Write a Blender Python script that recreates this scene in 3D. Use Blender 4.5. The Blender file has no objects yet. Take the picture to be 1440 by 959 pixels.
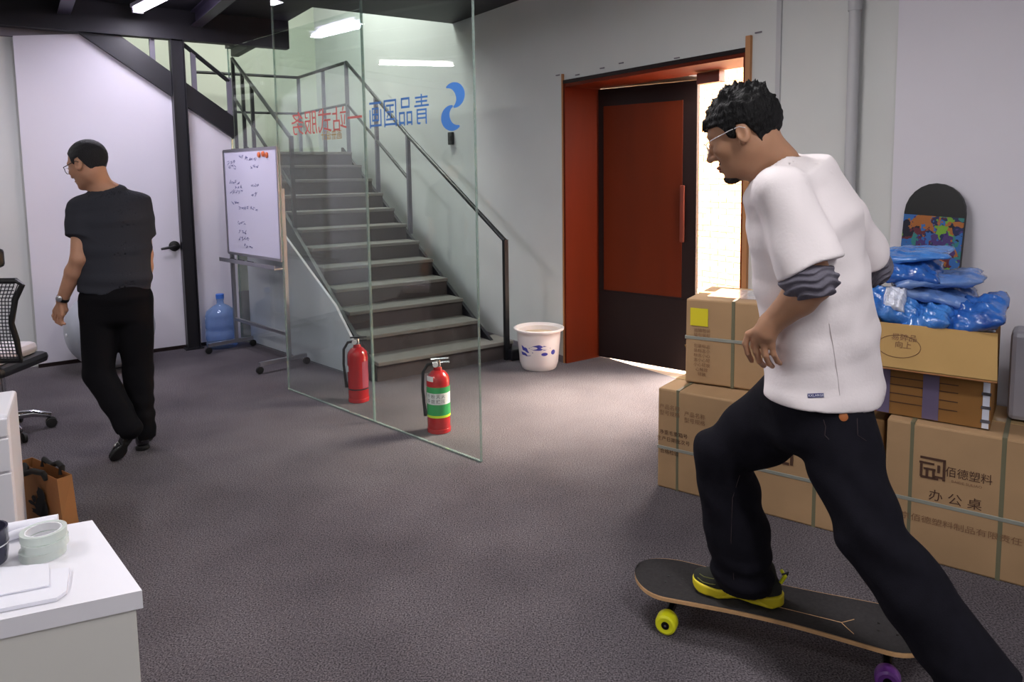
import bpy, bmesh, math, random
import numpy as np
from mathutils import Vector, Matrix
random.seed(7); rng = np.random.default_rng(7)
SC = bpy.context.scene; COL = SC.collection

# ------------------------------------------------------------------ camera
F_PX, PPX, PPY, CAM_H = 1030.0, 720.0, 346.0, 1.52
PITCH, ROLL = math.radians(5.72), math.radians(-0.8)
_f = Vector((0, math.cos(PITCH), -math.sin(PITCH))); _r0 = Vector((1, 0, 0)); _u0 = _r0.cross(_f)
CR = math.cos(ROLL) * _r0 + math.sin(ROLL) * _u0; CU = -math.sin(ROLL) * _r0 + math.cos(ROLL) * _u0; CF = _f
cam = bpy.data.cameras.new('camera'); cam_o = bpy.data.objects.new('camera', cam); COL.objects.link(cam_o)
cam_o.matrix_world = Matrix(((CR.x, CU.x, -CF.x, 0), (CR.y, CU.y, -CF.y, 0), (CR.z, CU.z, -CF.z, CAM_H), (0, 0, 0, 1)))
cam.sensor_fit = 'HORIZONTAL'; cam.sensor_width = 36; cam.lens = F_PX / 1440 * 36; cam.shift_y = -(479.5 - PPY) / 1440
cam.clip_start = 0.05
SC.camera = cam_o

# ------------------------------------------------------------------ world, exposure
wd = bpy.data.worlds.new('daylight'); SC.world = wd; wd.use_nodes = True
bg = wd.node_tree.nodes['Background']; bg.inputs[0].default_value = (1.0, 0.97, 0.92, 1); bg.inputs[1].default_value = 30.0
SC.view_settings.view_transform = 'Standard'; SC.view_settings.look = 'None'; SC.view_settings.gamma = 1
SC.view_settings.exposure = 0.0; SC.view_settings.use_curve_mapping = False
SC.cycles.use_denoising = True

# room frame: s runs along the door wall away from the camera, l runs towards the door wall
P0 = Vector((-1.032, 5.311, 0)); W = Vector((-.5615, .8275, 0)).normalized(); D = Vector((W.y, -W.x, 0)); Z = Vector((0, 0, 1))
def SL(s, l, z=0.0): return P0 + s * W + l * D + z * Z

# hazy sun coming in through the open half of the door
sl_ = bpy.data.lights.new('sun', 'SUN'); sl_.energy = 30.0; sl_.angle = math.radians(35); sl_.color = (1.0, .87, .70)
so = bpy.data.objects.new('sun', sl_); COL.objects.link(so); sd = (W * .4 - D * 1.25 - Z * 1.5).normalized()
so.rotation_euler = sd.to_track_quat('-Z', 'Y').to_euler(); so.location = SL(-2.6, 3.0, 3.5)

def area_light(name, loc, xdir, sx, sy, power, color=(1, 1, 1), down=True, portal=False, zdir=None):
    l = bpy.data.lights.new(name, 'AREA'); l.shape = 'RECTANGLE'; l.size = sx; l.size_y = sy; l.energy = power; l.color = color
    o = bpy.data.objects.new(name, l); COL.objects.link(o)
    x = Vector(xdir).normalized(); z = Vector(zdir) if zdir else Vector((0, 0, 1)); y = z.cross(x)
    o.matrix_world = Matrix(((x.x, y.x, z.x, loc[0]), (x.y, y.y, z.y, loc[1]), (x.z, y.z, z.z, loc[2]), (0, 0, 0, 1)))
    if portal: l.cycles.is_portal = True
    return o
# the open doorway guides the sky light sampling (portal: adds no light of its own)
area_light('door_portal', SL(-1.317, 1.80, 1.1), W, 1.72, 2.2, 1, portal=True, zdir=D)
COOL = (0.90, 0.86, 1.0)
NEUT = (1.0, 0.97, 0.98)
GREEN = (0.96, 1.0, 0.93)

# ------------------------------------------------------------------ materials
def lin(c):
    if isinstance(c, str):
        c = tuple(int(c[i:i + 2], 16) / 255 for i in (1, 3, 5))
    return tuple(x / 12.92 if x <= .04045 else ((x + .055) / 1.055) ** 2.4 for x in c)
def mat(name, col, rough=.6, metal=0.0, var=.0, scale=8.0, bump=0.0, bscale=60.0, spec=.5, stretch=None, col2=None, coat=0.0, sss=0.0, emit=0.0, trans=0.0):
    m = bpy.data.materials.new(name); m.use_nodes = True; nt = m.node_tree; b = nt.nodes['Principled BSDF']
    c = lin(col); b.inputs['Roughness'].default_value = rough; b.inputs['Metallic'].default_value = metal
    b.inputs['Specular IOR Level'].default_value = spec; b.inputs['Coat Weight'].default_value = coat
    b.inputs['Base Color'].default_value = (*c, 1)
    if sss: b.inputs['Subsurface Weight'].default_value = sss; b.inputs['Subsurface Radius'].default_value = (.02, .008, .004); b.inputs['Subsurface Scale'].default_value = .3
    if emit: b.inputs['Emission Color'].default_value = (*c, 1); b.inputs['Emission Strength'].default_value = emit
    if trans: b.inputs['Transmission Weight'].default_value = trans
    tc = nt.nodes.new('ShaderNodeTexCoord'); mp = nt.nodes.new('ShaderNodeMapping'); nt.links.new(tc.outputs['Object'], mp.inputs[0])
    if stretch: mp.inputs['Scale'].default_value = stretch
    if var or col2:
        n = nt.nodes.new('ShaderNodeTexNoise'); n.inputs['Scale'].default_value = scale; n.inputs['Detail'].default_value = 5
        nt.links.new(mp.outputs[0], n.inputs['Vector'])
        r = nt.nodes.new('ShaderNodeValToRGB'); r.color_ramp.elements[0].position = .3; r.color_ramp.elements[1].position = .7
        c2 = lin(col2) if col2 else tuple(min(1, x * (1 + var)) for x in c)
        c1 = c if col2 else tuple(x * (1 - var) for x in c)
        r.color_ramp.elements[0].color = (*c1, 1); r.color_ramp.elements[1].color = (*c2, 1)
        nt.links.new(n.outputs['Fac'], r.inputs[0]); nt.links.new(r.outputs[0], b.inputs['Base Color'])
    if bump:
        n2 = nt.nodes.new('ShaderNodeTexNoise'); n2.inputs['Scale'].default_value = bscale; n2.inputs['Detail'].default_value = 4
        nt.links.new(mp.outputs[0], n2.inputs['Vector'])
        bp = nt.nodes.new('ShaderNodeBump'); bp.inputs['Strength'].default_value = bump; bp.inputs['Distance'].default_value = .01
        nt.links.new(n2.outputs['Fac'], bp.inputs['Height']); nt.links.new(bp.outputs[0], b.inputs['Normal'])
    return m
def glass_mat(name, tint, ior=1.45, rough=0.0, diff=0.0):
    m = bpy.data.materials.new(name); m.use_nodes = True; nt = m.node_tree; nt.nodes.remove(nt.nodes['Principled BSDF'])
    out = nt.nodes['Material Output']; t = nt.nodes.new('ShaderNodeBsdfTransparent'); t.inputs[0].default_value = (*tint, 1)
    g = nt.nodes.new('ShaderNodeBsdfGlossy'); g.inputs['Roughness'].default_value = rough; g.inputs[0].default_value = (1, 1, 1, 1)
    fr = nt.nodes.new('ShaderNodeFresnel'); ge = nt.nodes.new('ShaderNodeNewGeometry'); mr = nt.nodes.new('ShaderNodeMapRange')   # thin sheet: the same reflectance from either face
    mr.inputs[3].default_value = ior; mr.inputs[4].default_value = 1 / ior; nt.links.new(ge.outputs['Backfacing'], mr.inputs[0]); nt.links.new(mr.outputs[0], fr.inputs[0])
    mx = nt.nodes.new('ShaderNodeMixShader'); nt.links.new(fr.outputs[0], mx.inputs[0]); nt.links.new(t.outputs[0], mx.inputs[1]); nt.links.new(g.outputs[0], mx.inputs[2])
    last = mx
    if diff:
        d = nt.nodes.new('ShaderNodeBsdfDiffuse'); d.inputs[0].default_value = (*tint, 1)
        m2 = nt.nodes.new('ShaderNodeMixShader'); m2.inputs[0].default_value = diff
        nt.links.new(mx.outputs[0], m2.inputs[1]); nt.links.new(d.outputs[0], m2.inputs[2]); last = m2
    nt.links.new(last.outputs[0], out.inputs[0]); return m
def carpet_mat():
    m = mat('carpet', '#5d5963', rough=.95, spec=.1, bump=.6, bscale=260)
    nt = m.node_tree; b = nt.nodes['Principled BSDF']; tc = nt.nodes.new('ShaderNodeTexCoord')
    n1 = nt.nodes.new('ShaderNodeTexNoise'); n1.inputs['Scale'].default_value = 170; n1.inputs['Detail'].default_value = 3
    n2 = nt.nodes.new('ShaderNodeTexNoise'); n2.inputs['Scale'].default_value = 1.6; n2.inputs['Detail'].default_value = 4
    for n in (n1, n2): nt.links.new(tc.outputs['Object'], n.inputs['Vector'])
    r = nt.nodes.new('ShaderNodeValToRGB'); r.color_ramp.elements[0].position = .32; r.color_ramp.elements[1].position = .68
    r.color_ramp.elements[0].color = (*lin('#332f34'), 1); r.color_ramp.elements[1].color = (*lin('#7e787d'), 1)
    r2 = nt.nodes.new('ShaderNodeValToRGB'); r2.color_ramp.elements[0].color = (.78, .77, .78, 1); r2.color_ramp.elements[1].color = (1.1, 1.09, 1.08, 1)
    r2.color_ramp.elements[0].position = .35; r2.color_ramp.elements[1].position = .65
    mx = nt.nodes.new('ShaderNodeMix'); mx.data_type = 'RGBA'; mx.blend_type = 'MULTIPLY'; mx.inputs[0].default_value = 1
    nt.links.new(n1.outputs['Fac'], r.inputs[0]); nt.links.new(n2.outputs['Fac'], r2.inputs[0])
    nt.links.new(r.outputs[0], mx.inputs[6]); nt.links.new(r2.outputs[0], mx.inputs[7]); nt.links.new(mx.outputs[2], b.inputs['Base Color'])
    return m
def brick_mat():
    m = mat('outdoor_brick', '#b98a66', rough=.9); nt = m.node_tree; b = nt.nodes['Principled BSDF']
    tc = nt.nodes.new('ShaderNodeTexCoord'); br = nt.nodes.new('ShaderNodeTexBrick'); br.inputs['Scale'].default_value = 4.2
    mp = nt.nodes.new('ShaderNodeMapping'); mp.inputs['Rotation'].default_value = (math.pi / 2, 0, 0)
    br.inputs[1].default_value = (*lin('#d8a070'), 1); br.inputs[2].default_value = (*lin('#c98a58'), 1); br.inputs[3].default_value = (*lin('#e8dcc8'), 1)
    nt.links.new(tc.outputs['Object'], mp.inputs[0]); nt.links.new(mp.outputs[0], br.inputs[0]); nt.links.new(br.outputs[0], b.inputs['Base Color'])
    return m
def snow_graphic_mat():
    m = mat('snowboard_graphic', '#2a3a78', rough=.35); nt = m.node_tree; b = nt.nodes['Principled BSDF']
    tc = nt.nodes.new('ShaderNodeTexCoord'); v = nt.nodes.new('ShaderNodeTexVoronoi'); v.inputs['Scale'].default_value = 24
    nz = nt.nodes.new('ShaderNodeTexNoise'); nz.inputs['Scale'].default_value = 30; mxv = nt.nodes.new('ShaderNodeMix'); mxv.data_type = 'VECTOR'; mxv.inputs[0].default_value = .12
    nt.links.new(tc.outputs['Object'], nz.inputs['Vector']); nt.links.new(tc.outputs['Object'], mxv.inputs[4]); nt.links.new(nz.outputs['Color'], mxv.inputs[5]); nt.links.new(mxv.outputs[1], v.inputs['Vector']); sp = nt.nodes.new('ShaderNodeSeparateColor'); nt.links.new(v.outputs['Color'], sp.inputs[0])
    r = nt.nodes.new('ShaderNodeValToRGB'); r.color_ramp.interpolation = 'CONSTANT'; els = r.color_ramp.elements
    cols = ['#1b2450', '#6fa032', '#2f64a8', '#a0602c', '#46306c', '#2f7a78', '#15162a', '#5c2230']
    els[0].color = (*lin(cols[0]), 1); els[1].position = 1 / 8; els[1].color = (*lin(cols[1]), 1)
    for i in range(2, 8): e = els.new(i / 8); e.color = (*lin(cols[i]), 1)
    nt.links.new(sp.outputs[0], r.inputs[0]); nt.links.new(r.outputs[0], b.inputs['Base Color']); return m
def bucket_print_mat(): return mat('bucket_print', '#3a3c9a', rough=.4)

M = dict(
    carpet=carpet_mat(), brick=brick_mat(), graphic=snow_graphic_mat(),
    wall=mat('white_wall', '#d3d5d4', rough=.85, spec=.2, var=.025, scale=2.2), wallw=mat('white_panel_wall', '#dcd9e2', rough=.7, spec=.3, var=.02, scale=2),
    wallg=mat('stairwell_wall', '#cfd3c6', rough=.9, var=.03, scale=1.5), wallgrey=mat('grey_strip', '#7d7780', rough=.8, var=.06),
    dark=mat('dark_ceiling', '#1a1920', rough=.55, var=.1), steel=mat('black_steel', '#15141b', rough=.4, spec=.5), rail=mat('railing_paint', '#17191d', rough=.4), post=mat('railing_grey_post', '#6f6c78', rough=.45),
    beam=mat('beam_paint', '#3a3548', rough=.35, var=.05),
    orange=mat('orange_wood', '#641d02', spec=.2, rough=.6, var=.12, scale=5, stretch=(1, 1, .15)), orange2=mat('door_veneer', '#5c2006', spec=.2, rough=.6, var=.1, scale=5, stretch=(1, 1, .15)),
    brown=mat('dark_brown', '#1c0e0e', rough=.6, spec=.3), edge=mat('pale_wood_edge', '#b98254', rough=.5), handle=mat('brown_handle', '#6e3324', rough=.4),
    card=mat('cardboard', '#a98a68', rough=.85, spec=.15, var=.07, scale=5, bump=.05, bscale=30), card2=mat('cardboard_yellow', '#ad8c5a', rough=.85, spec=.15, var=.06, scale=5),
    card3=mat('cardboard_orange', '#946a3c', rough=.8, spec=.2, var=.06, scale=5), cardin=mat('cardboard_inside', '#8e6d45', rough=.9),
    strap=mat('grey_strap', '#8d8f86', rough=.3, spec=.6), strapg=mat('green_grey_strap', '#6f6c56', rough=.4), ink=mat('brown_ink', '#4a2f22', rough=.8), inkl=mat('faded_ink', '#7d5b41', rough=.85), inkb=mat('blue_ink', '#5c5f72', rough=.8),
    sticker=mat('yellow_sticker', '#d8c926', rough=.5), tape=mat('clear_tape', '#c4a77a', rough=.15, spec=.8, coat=.5), tapep=mat('purple_tape', '#6d6280', rough=.2, coat=.6), taper=mat('pink_tape', '#a3495a', rough=.25, coat=.5),
    blue=mat('blue_plastic', '#2560b4', rough=.18, spec=.7, coat=.6, col2='#4f8fdc', scale=9, bump=.9, bscale=26), blue2=mat('blue_plastic_deep', '#1d4496', rough=.2, coat=.6, col2='#3c78cc', scale=9, bump=.9, bscale=24), whitep=mat('white_plastic_wrap', '#dfe3f2', rough=.18, coat=.6, bump=.6, bscale=24),
    bluegrey=mat('blue_grey_plastic', '#7d93bd', rough=.2, coat=.6, col2='#4774bd', scale=7, bump=.9, bscale=22),
    redm=mat('red_enamel', '#b0151a', rough=.25, coat=.5), chrome=mat('chrome', '#c9c9cc', rough=.15, metal=1.0), alu=mat('aluminium', '#a6a6ac', rough=.35, metal=.9), black=mat('black_plastic', '#121214', rough=.4), rubber=mat('black_rubber', '#0c0c0d', rough=.6),
    greenl=mat('green_label', '#2c9a56', rough=.45), whitel=mat('white_label', '#e4e4e8', rough=.5), lime=mat('lime_band', '#c8e030', rough=.45), inkd=mat('dark_print', '#33343a', rough=.6),
    bucket=mat('cream_plastic', '#e3dcdc', rough=.35, coat=.3), bucketin=mat('bucket_inside', '#cdb597', rough=.6), bprint=bucket_print_mat(),
    board=mat('whiteboard_face', '#d9d6ea', rough=.25, coat=.3), marker=mat('marker_ink', '#6a6a9a', rough=.7), orangemag=mat('orange_magnet', '#e0703c', rough=.4),
    water=None, desk=mat('white_laminate', '#ecebf2', rough=.35, spec=.4), deskside=mat('white_panel', '#dad9d4', rough=.5), paper=mat('white_paper', '#eeeef8', rough=.6), mug=mat('dark_violet_glaze', '#3c3a4c', rough=.2, coat=.5),
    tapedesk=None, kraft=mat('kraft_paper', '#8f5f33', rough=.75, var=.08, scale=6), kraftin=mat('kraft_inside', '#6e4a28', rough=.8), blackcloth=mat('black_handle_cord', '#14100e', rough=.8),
    mesh=mat('chair_mesh', '#20202a', rough=.8), seat=mat('chair_seat', '#d8d2d4', rough=.8), ball=mat('grey_ball_rubber', '#a8adb8', rough=.35, coat=.2),
    skin=mat('skin', '#b08468', rough=.5, spec=.35, var=.06, scale=14, sss=.15), skin2=mat('skin_tan', '#b98a70', rough=.5, spec=.35, var=.06, scale=14, sss=.15), hair=mat('black_hair', '#0a090b', rough=.6, spec=.25, bump=.8, bscale=160, stretch=(1, 1, .3)), hair2=mat('short_hair', '#17151a', rough=.7, bump=.6, bscale=250),
    beard=mat('beard', '#1b1313', rough=.8, bump=.8, bscale=250), lip=mat('lips', '#8f5a4c', rough=.45), eye=mat('eye_white', '#d8d4cc', rough=.2), iris=mat('dark_iris', '#150f0c', rough=.15), nail=mat('nail', '#c39a86', rough=.35),
    tee=mat('white_cotton', '#f3ebed', rough=.9, spec=.15, bump=.08, bscale=120), teeback=None, greycotton=mat('grey_knit', '#6f6c78', rough=.95, spec=.1, var=.12, scale=40, bump=.2, bscale=200),
    denim=mat('dark_denim', '#15141c', rough=.9, spec=.15, var=.15, scale=30, bump=.12, bscale=260), stitch=mat('stitch', '#3b2f33', rough=.8), leather=mat('tan_leather', '#a8602f', rough=.6), navy=mat('navy_label', '#35356e', rough=.6),
    teedark=mat('charcoal_cotton', '#34353c', rough=.92, spec=.15, bump=.08, bscale=120), pants=mat('black_trousers', '#0d0c10', rough=.9, spec=.15), shoeb=mat('black_leather', '#121013', rough=.25, coat=.5),
    shoedk=mat('dark_suede', '#23241f', rough=.85, var=.15, scale=30), yellow=mat('yellow_foam', '#e3cf2a', rough=.5, var=.03), yellowd=mat('sole_groove', '#2a2812', rough=.7), yelline=mat('olive_piping', '#77783a', rough=.6),
    grip=mat('grip_tape', '#2b2829', rough=.95, var=.25, scale=90, bump=.4, bscale=500), wood=mat('maple_ply', '#c39a6e', rough=.5, var=.15, scale=20), urey=mat('yellow_urethane', '#dfe01e', rough=.35, coat=.2), urep=mat('purple_urethane', '#6d3a8c', rough=.35, coat=.2), truck=mat('black_truck', '#0f0f11', rough=.35, metal=.4),
    gframe=mat('clear_frame', '#d9d4d8', rough=.2, coat=.5), bframe=mat('black_frame', '#17171a', rough=.3), concrete=mat('grey_stair', '#463f3f', rough=.85, var=.1, scale=9), tread=mat('stair_tread', '#6f6c67', rough=.75, var=.06, scale=9),
    pipe=mat('white_pipe', '#bcbcc0', rough=.5), greyp=mat('grey_panel', '#9a98a2', rough=.35, var=.05), asphalt=mat('outdoor_ground', '#b8aa98', rough=.9), darksmoke=mat('black_switch', '#1c1c20', rough=.4),
    decalb=mat('blue_vinyl', '#3f7fd0', rough=.5), decalr=mat('red_vinyl', '#e07068', rough=.5), decaly=mat('amber_vinyl', '#c89a4a', rough=.5), decalw=mat('frosted_vinyl', '#b9c4dc', rough=.6),
    lamp=mat('lamp_housing', '#c9c6d2', rough=.4), tube=mat('tube_glow', '#f3eaff', emit=14.0), tubeg=mat('tube_glow_neutral', '#fff8f0', emit=12.0),
)
M['glass'] = glass_mat('glass', (.945, .975, .962)); M['glassedge'] = glass_mat('glass_edge', (.62, .72, .69), diff=.2)
M['water'] = glass_mat('bottle_plastic', (.45, .62, .90), diff=.25, rough=.1); M['tapedesk'] = glass_mat('tape_film', (.90, .95, .92), diff=.5, rough=.15); M['lens'] = glass_mat('lens', (.97, .97, .97))
M['filmw'] = glass_mat('clear_wrap', (.9, .9, .95), diff=.15, rough=.15)

# ------------------------------------------------------------------ object helpers
ORG = {}
def link(o, parent=None):
    COL.objects.link(o)
    if parent is not None: o.parent = parent
def tag(o, label=None, cat=None, group=None, kind=None):
    if label: o['label'] = label
    if cat: o['category'] = cat
    if group: o['group'] = group
    if kind: o['kind'] = kind
    return o
def thing(name, label, cat, loc=(0, 0, 0), group=None):
    o = bpy.data.objects.new(name, None); o.empty_display_size = .1; o.location = loc; link(o); ORG[o.name] = Vector(loc)
    return tag(o, label, cat, group)
def mesh_obj(name, me, m, parent=None, label=None, cat=None, group=None, kind=None):
    o = bpy.data.objects.new(name, me)
    if m: me.materials.append(m)
    off = ORG.get(parent.name, Vector()) if parent else Vector()
    if off.length: me.transform(Matrix.Translation(-off))
    link(o, parent); ORG[o.name] = off
    return tag(o, label, cat, group, kind)
def copy_tree(o, parent=None):
    c = o.copy(); COL.objects.link(c); c.parent = parent
    for ch in list(o.children): copy_tree(ch, c)
    return c
class MB:
    def __init__(s): s.bm = bmesh.new()
    def box(s, c, x, y, z, bevel=0.0):            # centre, three full-length edge vectors
        c, x, y, z = Vector(c), Vector(x), Vector(y), Vector(z)
        r = bmesh.ops.create_cube(s.bm, size=1.0); vs = r['verts']
        for v in vs: v.co = c + v.co.x * x + v.co.y * y + v.co.z * z
        if x.cross(y).dot(z) < 0: bmesh.ops.reverse_faces(s.bm, faces=list({f for v in vs for f in v.link_faces}))
        if bevel:
            es = list({e for v in vs for e in v.link_edges}); bmesh.ops.bevel(s.bm, geom=es, offset=bevel, segments=2, affect='EDGES', profile=.5)
        return s
    def abox(s, a, b, bevel=0.0):
        a, b = Vector(a), Vector(b); d = b - a
        return s.box((a + b) / 2, (d.x, 0, 0), (0, d.y, 0), (0, 0, d.z), bevel)
    def slbox(s, s0, s1, l0, l1, z0, z1, bevel=0.0):
        return s.box(SL((s0 + s1) / 2, (l0 + l1) / 2, (z0 + z1) / 2), D * (l1 - l0), W * (s1 - s0), Z * (z1 - z0), bevel)
    def prism(s, pts, ext):                        # closed polygon extruded along ext
        ext = Vector(ext); a = [s.bm.verts.new(Vector(p)) for p in pts]; b = [s.bm.verts.new(Vector(p) + ext) for p in pts]
        n = len(pts); fs = [s.bm.faces.new(a[::-1]), s.bm.faces.new(b)]
        for i in range(n): fs.append(s.bm.faces.new((a[i], a[(i + 1) % n], b[(i + 1) % n], b[i])))
        bmesh.ops.recalc_face_normals(s.bm, faces=fs); return s
    def poly(s, pts): s.bm.faces.new([s.bm.verts.new(Vector(p)) for p in pts]); return s
    def tube(s, pts, r, seg=10, closed=False, sq=1.0):
        pts = [Vector(p) for p in pts]; n = len(pts); rs = r if isinstance(r, (list, tuple)) else [r] * n; rings = []; up = None
        for i, p in enumerate(pts):
            t = (pts[(i + 1) % n] - pts[i - 1]) if closed else (pts[min(i + 1, n - 1)] - pts[max(i - 1, 0)])
            t = t.normalized()
            if up is None: up = Z if abs(t.z) < .9 else Vector((0, 1, 0))
            a = t.cross(up); a = a.normalized() if a.length > 1e-5 else t.orthogonal().normalized(); b = a.cross(t).normalized(); up = b
            rings.append([s.bm.verts.new(p + rs[i] * (math.cos(2 * math.pi * k / seg) * a + sq * math.sin(2 * math.pi * k / seg) * b)) for k in range(seg)])
        for i in range(n if closed else n - 1):
            A, B = rings[i], rings[(i + 1) % n]
            for k in range(seg): s.bm.faces.new((A[k], A[(k + 1) % seg], B[(k + 1) % seg], B[k]))
        if not closed: s.bm.faces.new(rings[0][::-1]); s.bm.faces.new(rings[-1])
        return s
    def bar(s, a, b, w, h, up=Z):                  # rectangular bar
        a, b = Vector(a), Vector(b); t = b - a; x = t.normalized().cross(Vector(up))
        x = x.normalized() if x.length > 1e-4 else Vector((1, 0, 0)); y = x.cross(t.normalized())
        return s.box((a + b) / 2, x * w, t, y * h)
    def lathe(s, prof, c, axis=Z, seg=28, cap=True):
        c = Vector(c); axis = Vector(axis).normalized(); a = axis.orthogonal().normalized(); b = axis.cross(a); rings = []
        for r, h in prof:
            rings.append([s.bm.verts.new(c + axis * h + max(r, 1e-4) * (math.cos(2 * math.pi * k / seg) * a + math.sin(2 * math.pi * k / seg) * b)) for k in range(seg)])
        for A, B in zip(rings, rings[1:]):
            for k in range(seg): s.bm.faces.new((A[k], A[(k + 1) % seg], B[(k + 1) % seg], B[k]))
        if cap: s.bm.faces.new(rings[0][::-1]); s.bm.faces.new(rings[-1])
        return s
    def build(s, name, m, parent=None, smooth=False, **kw):
        bmesh.ops.recalc_face_normals(s.bm, faces=s.bm.faces)
        me = bpy.data.meshes.new(name); s.bm.to_mesh(me); s.bm.free()
        if smooth:
            for p in me.polygons: p.use_smooth = True
            if smooth != 'all': me.set_sharp_from_angle(angle=math.radians(38))
        return mesh_obj(name, me, m, parent, **kw)
def struct(name, mb, m, **kw): return mb.build(name, m, None, kind='structure', **kw)
def text_obj(name, body, c, x, y, size, m, parent, lift=.0012, mirror=False, squash=1.0, label=None):
    cu = bpy.data.curves.new('txt', 'FONT'); cu.body = body; cu.size = 1; cu.align_x = 'CENTER'; cu.align_y = 'CENTER'; cu.resolution_u = 2
    o = bpy.data.objects.new('txt', cu); COL.objects.link(o)
    me = bpy.data.meshes.new_from_object(o.evaluated_get(bpy.context.evaluated_depsgraph_get())); bpy.data.objects.remove(o); bpy.data.curves.remove(cu)
    x, y = Vector(x).normalized(), Vector(y).normalized(); nn = x.cross(y); sx = -1 if mirror else 1
    for v in me.vertices: v.co = Vector(c) + x * (v.co.x * size * squash * sx) + y * (v.co.y * size) + nn * lift
    me.materials.clear(); return mesh_obj(name, me, m, parent, label=label)
def at(px, py, y):                                  # a point of the place at world depth y on the line of sight of a pixel
    d = ((px - PPX) / F_PX) * CR - ((py - PPY) / F_PX) * CU + CF
    return Vector((0, 0, CAM_H)) + d * (y / d.y)

# ------------------------------------------------------------------ implicit surfaces (organic shapes)
def V3(v): return np.array([v[0], v[1], v[2]], dtype=np.float32)
def cap(p, a, b, r1, r2=None):
    r2 = r1 if r2 is None else r2; a, b = V3(a), V3(b); ab = b - a; pa = p - a
    h = np.clip((pa @ ab) / max(float(ab @ ab), 1e-9), 0, 1); q = pa - h[:, None] * ab
    return np.sqrt((q * q).sum(1)) - (r1 + h * (r2 - r1))
def ell(p, c, r, R=None):
    q = p - V3(c)
    if R is not None: q = q @ np.array(R, dtype=np.float32).T
    r = V3(r); k0 = np.sqrt(((q / r) ** 2).sum(1)); k1 = np.sqrt(((q / (r * r)) ** 2).sum(1))
    return k0 * (k0 - 1) / np.maximum(k1, 1e-6)
def loft(p, pts, ab, X):                            # elliptical tube: pts axis, ab half sizes (along X, across), X side directions
    best = None
    for i in range(len(pts) - 1):
        a, b = V3(pts[i]), V3(pts[i + 1]); t = b - a; L = float(np.linalg.norm(t)); tn = t / L; pa = p - a; h = (pa @ tn) / L; hc = np.clip(h, 0, 1)
        x0, x1 = V3(X[i]), V3(X[i + 1]); x = x0[None] * (1 - hc[:, None]) + x1[None] * hc[:, None]; x = x - (x @ tn)[:, None] * tn; x /= np.linalg.norm(x, axis=1, keepdims=True) + 1e-9
        y = np.cross(tn[None], x); q = pa - hc[:, None] * t; A = ab[i][0] * (1 - hc) + ab[i + 1][0] * hc; B = ab[i][1] * (1 - hc) + ab[i + 1][1] * hc
        u = (q * x).sum(1); v = (q * y).sum(1); w_ = (h - hc) * L
        m_ = np.minimum(A, B); k = np.sqrt((u / A) ** 2 + (v / B) ** 2 + (w_ / (m_ * .6)) ** 2); d = (k - 1) * m_
        best = d if best is None else smin(best, d, .02)
    return best
def smin(a, b, k):
    h = np.clip(.5 + .5 * (b - a) / k, 0, 1); return b * (1 - h) + a * h - k * h * (1 - h)
def smax(a, b, k): return -smin(-a, -b, k)
def plane(p, c, n): n = V3(n); n = n / np.linalg.norm(n); return (p - V3(c)) @ n
def wob(p, fx, fy, fz, ph=0.0): return np.sin(p[:, 0] * fx + ph + 1.7 * np.sin(p[:, 2] * fz * .37)) * np.sin(p[:, 1] * fy + 1.3 * ph) * np.sin(p[:, 2] * fz + .7 * ph + 1.9 * np.sin(p[:, 0] * fx * .41))
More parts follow.
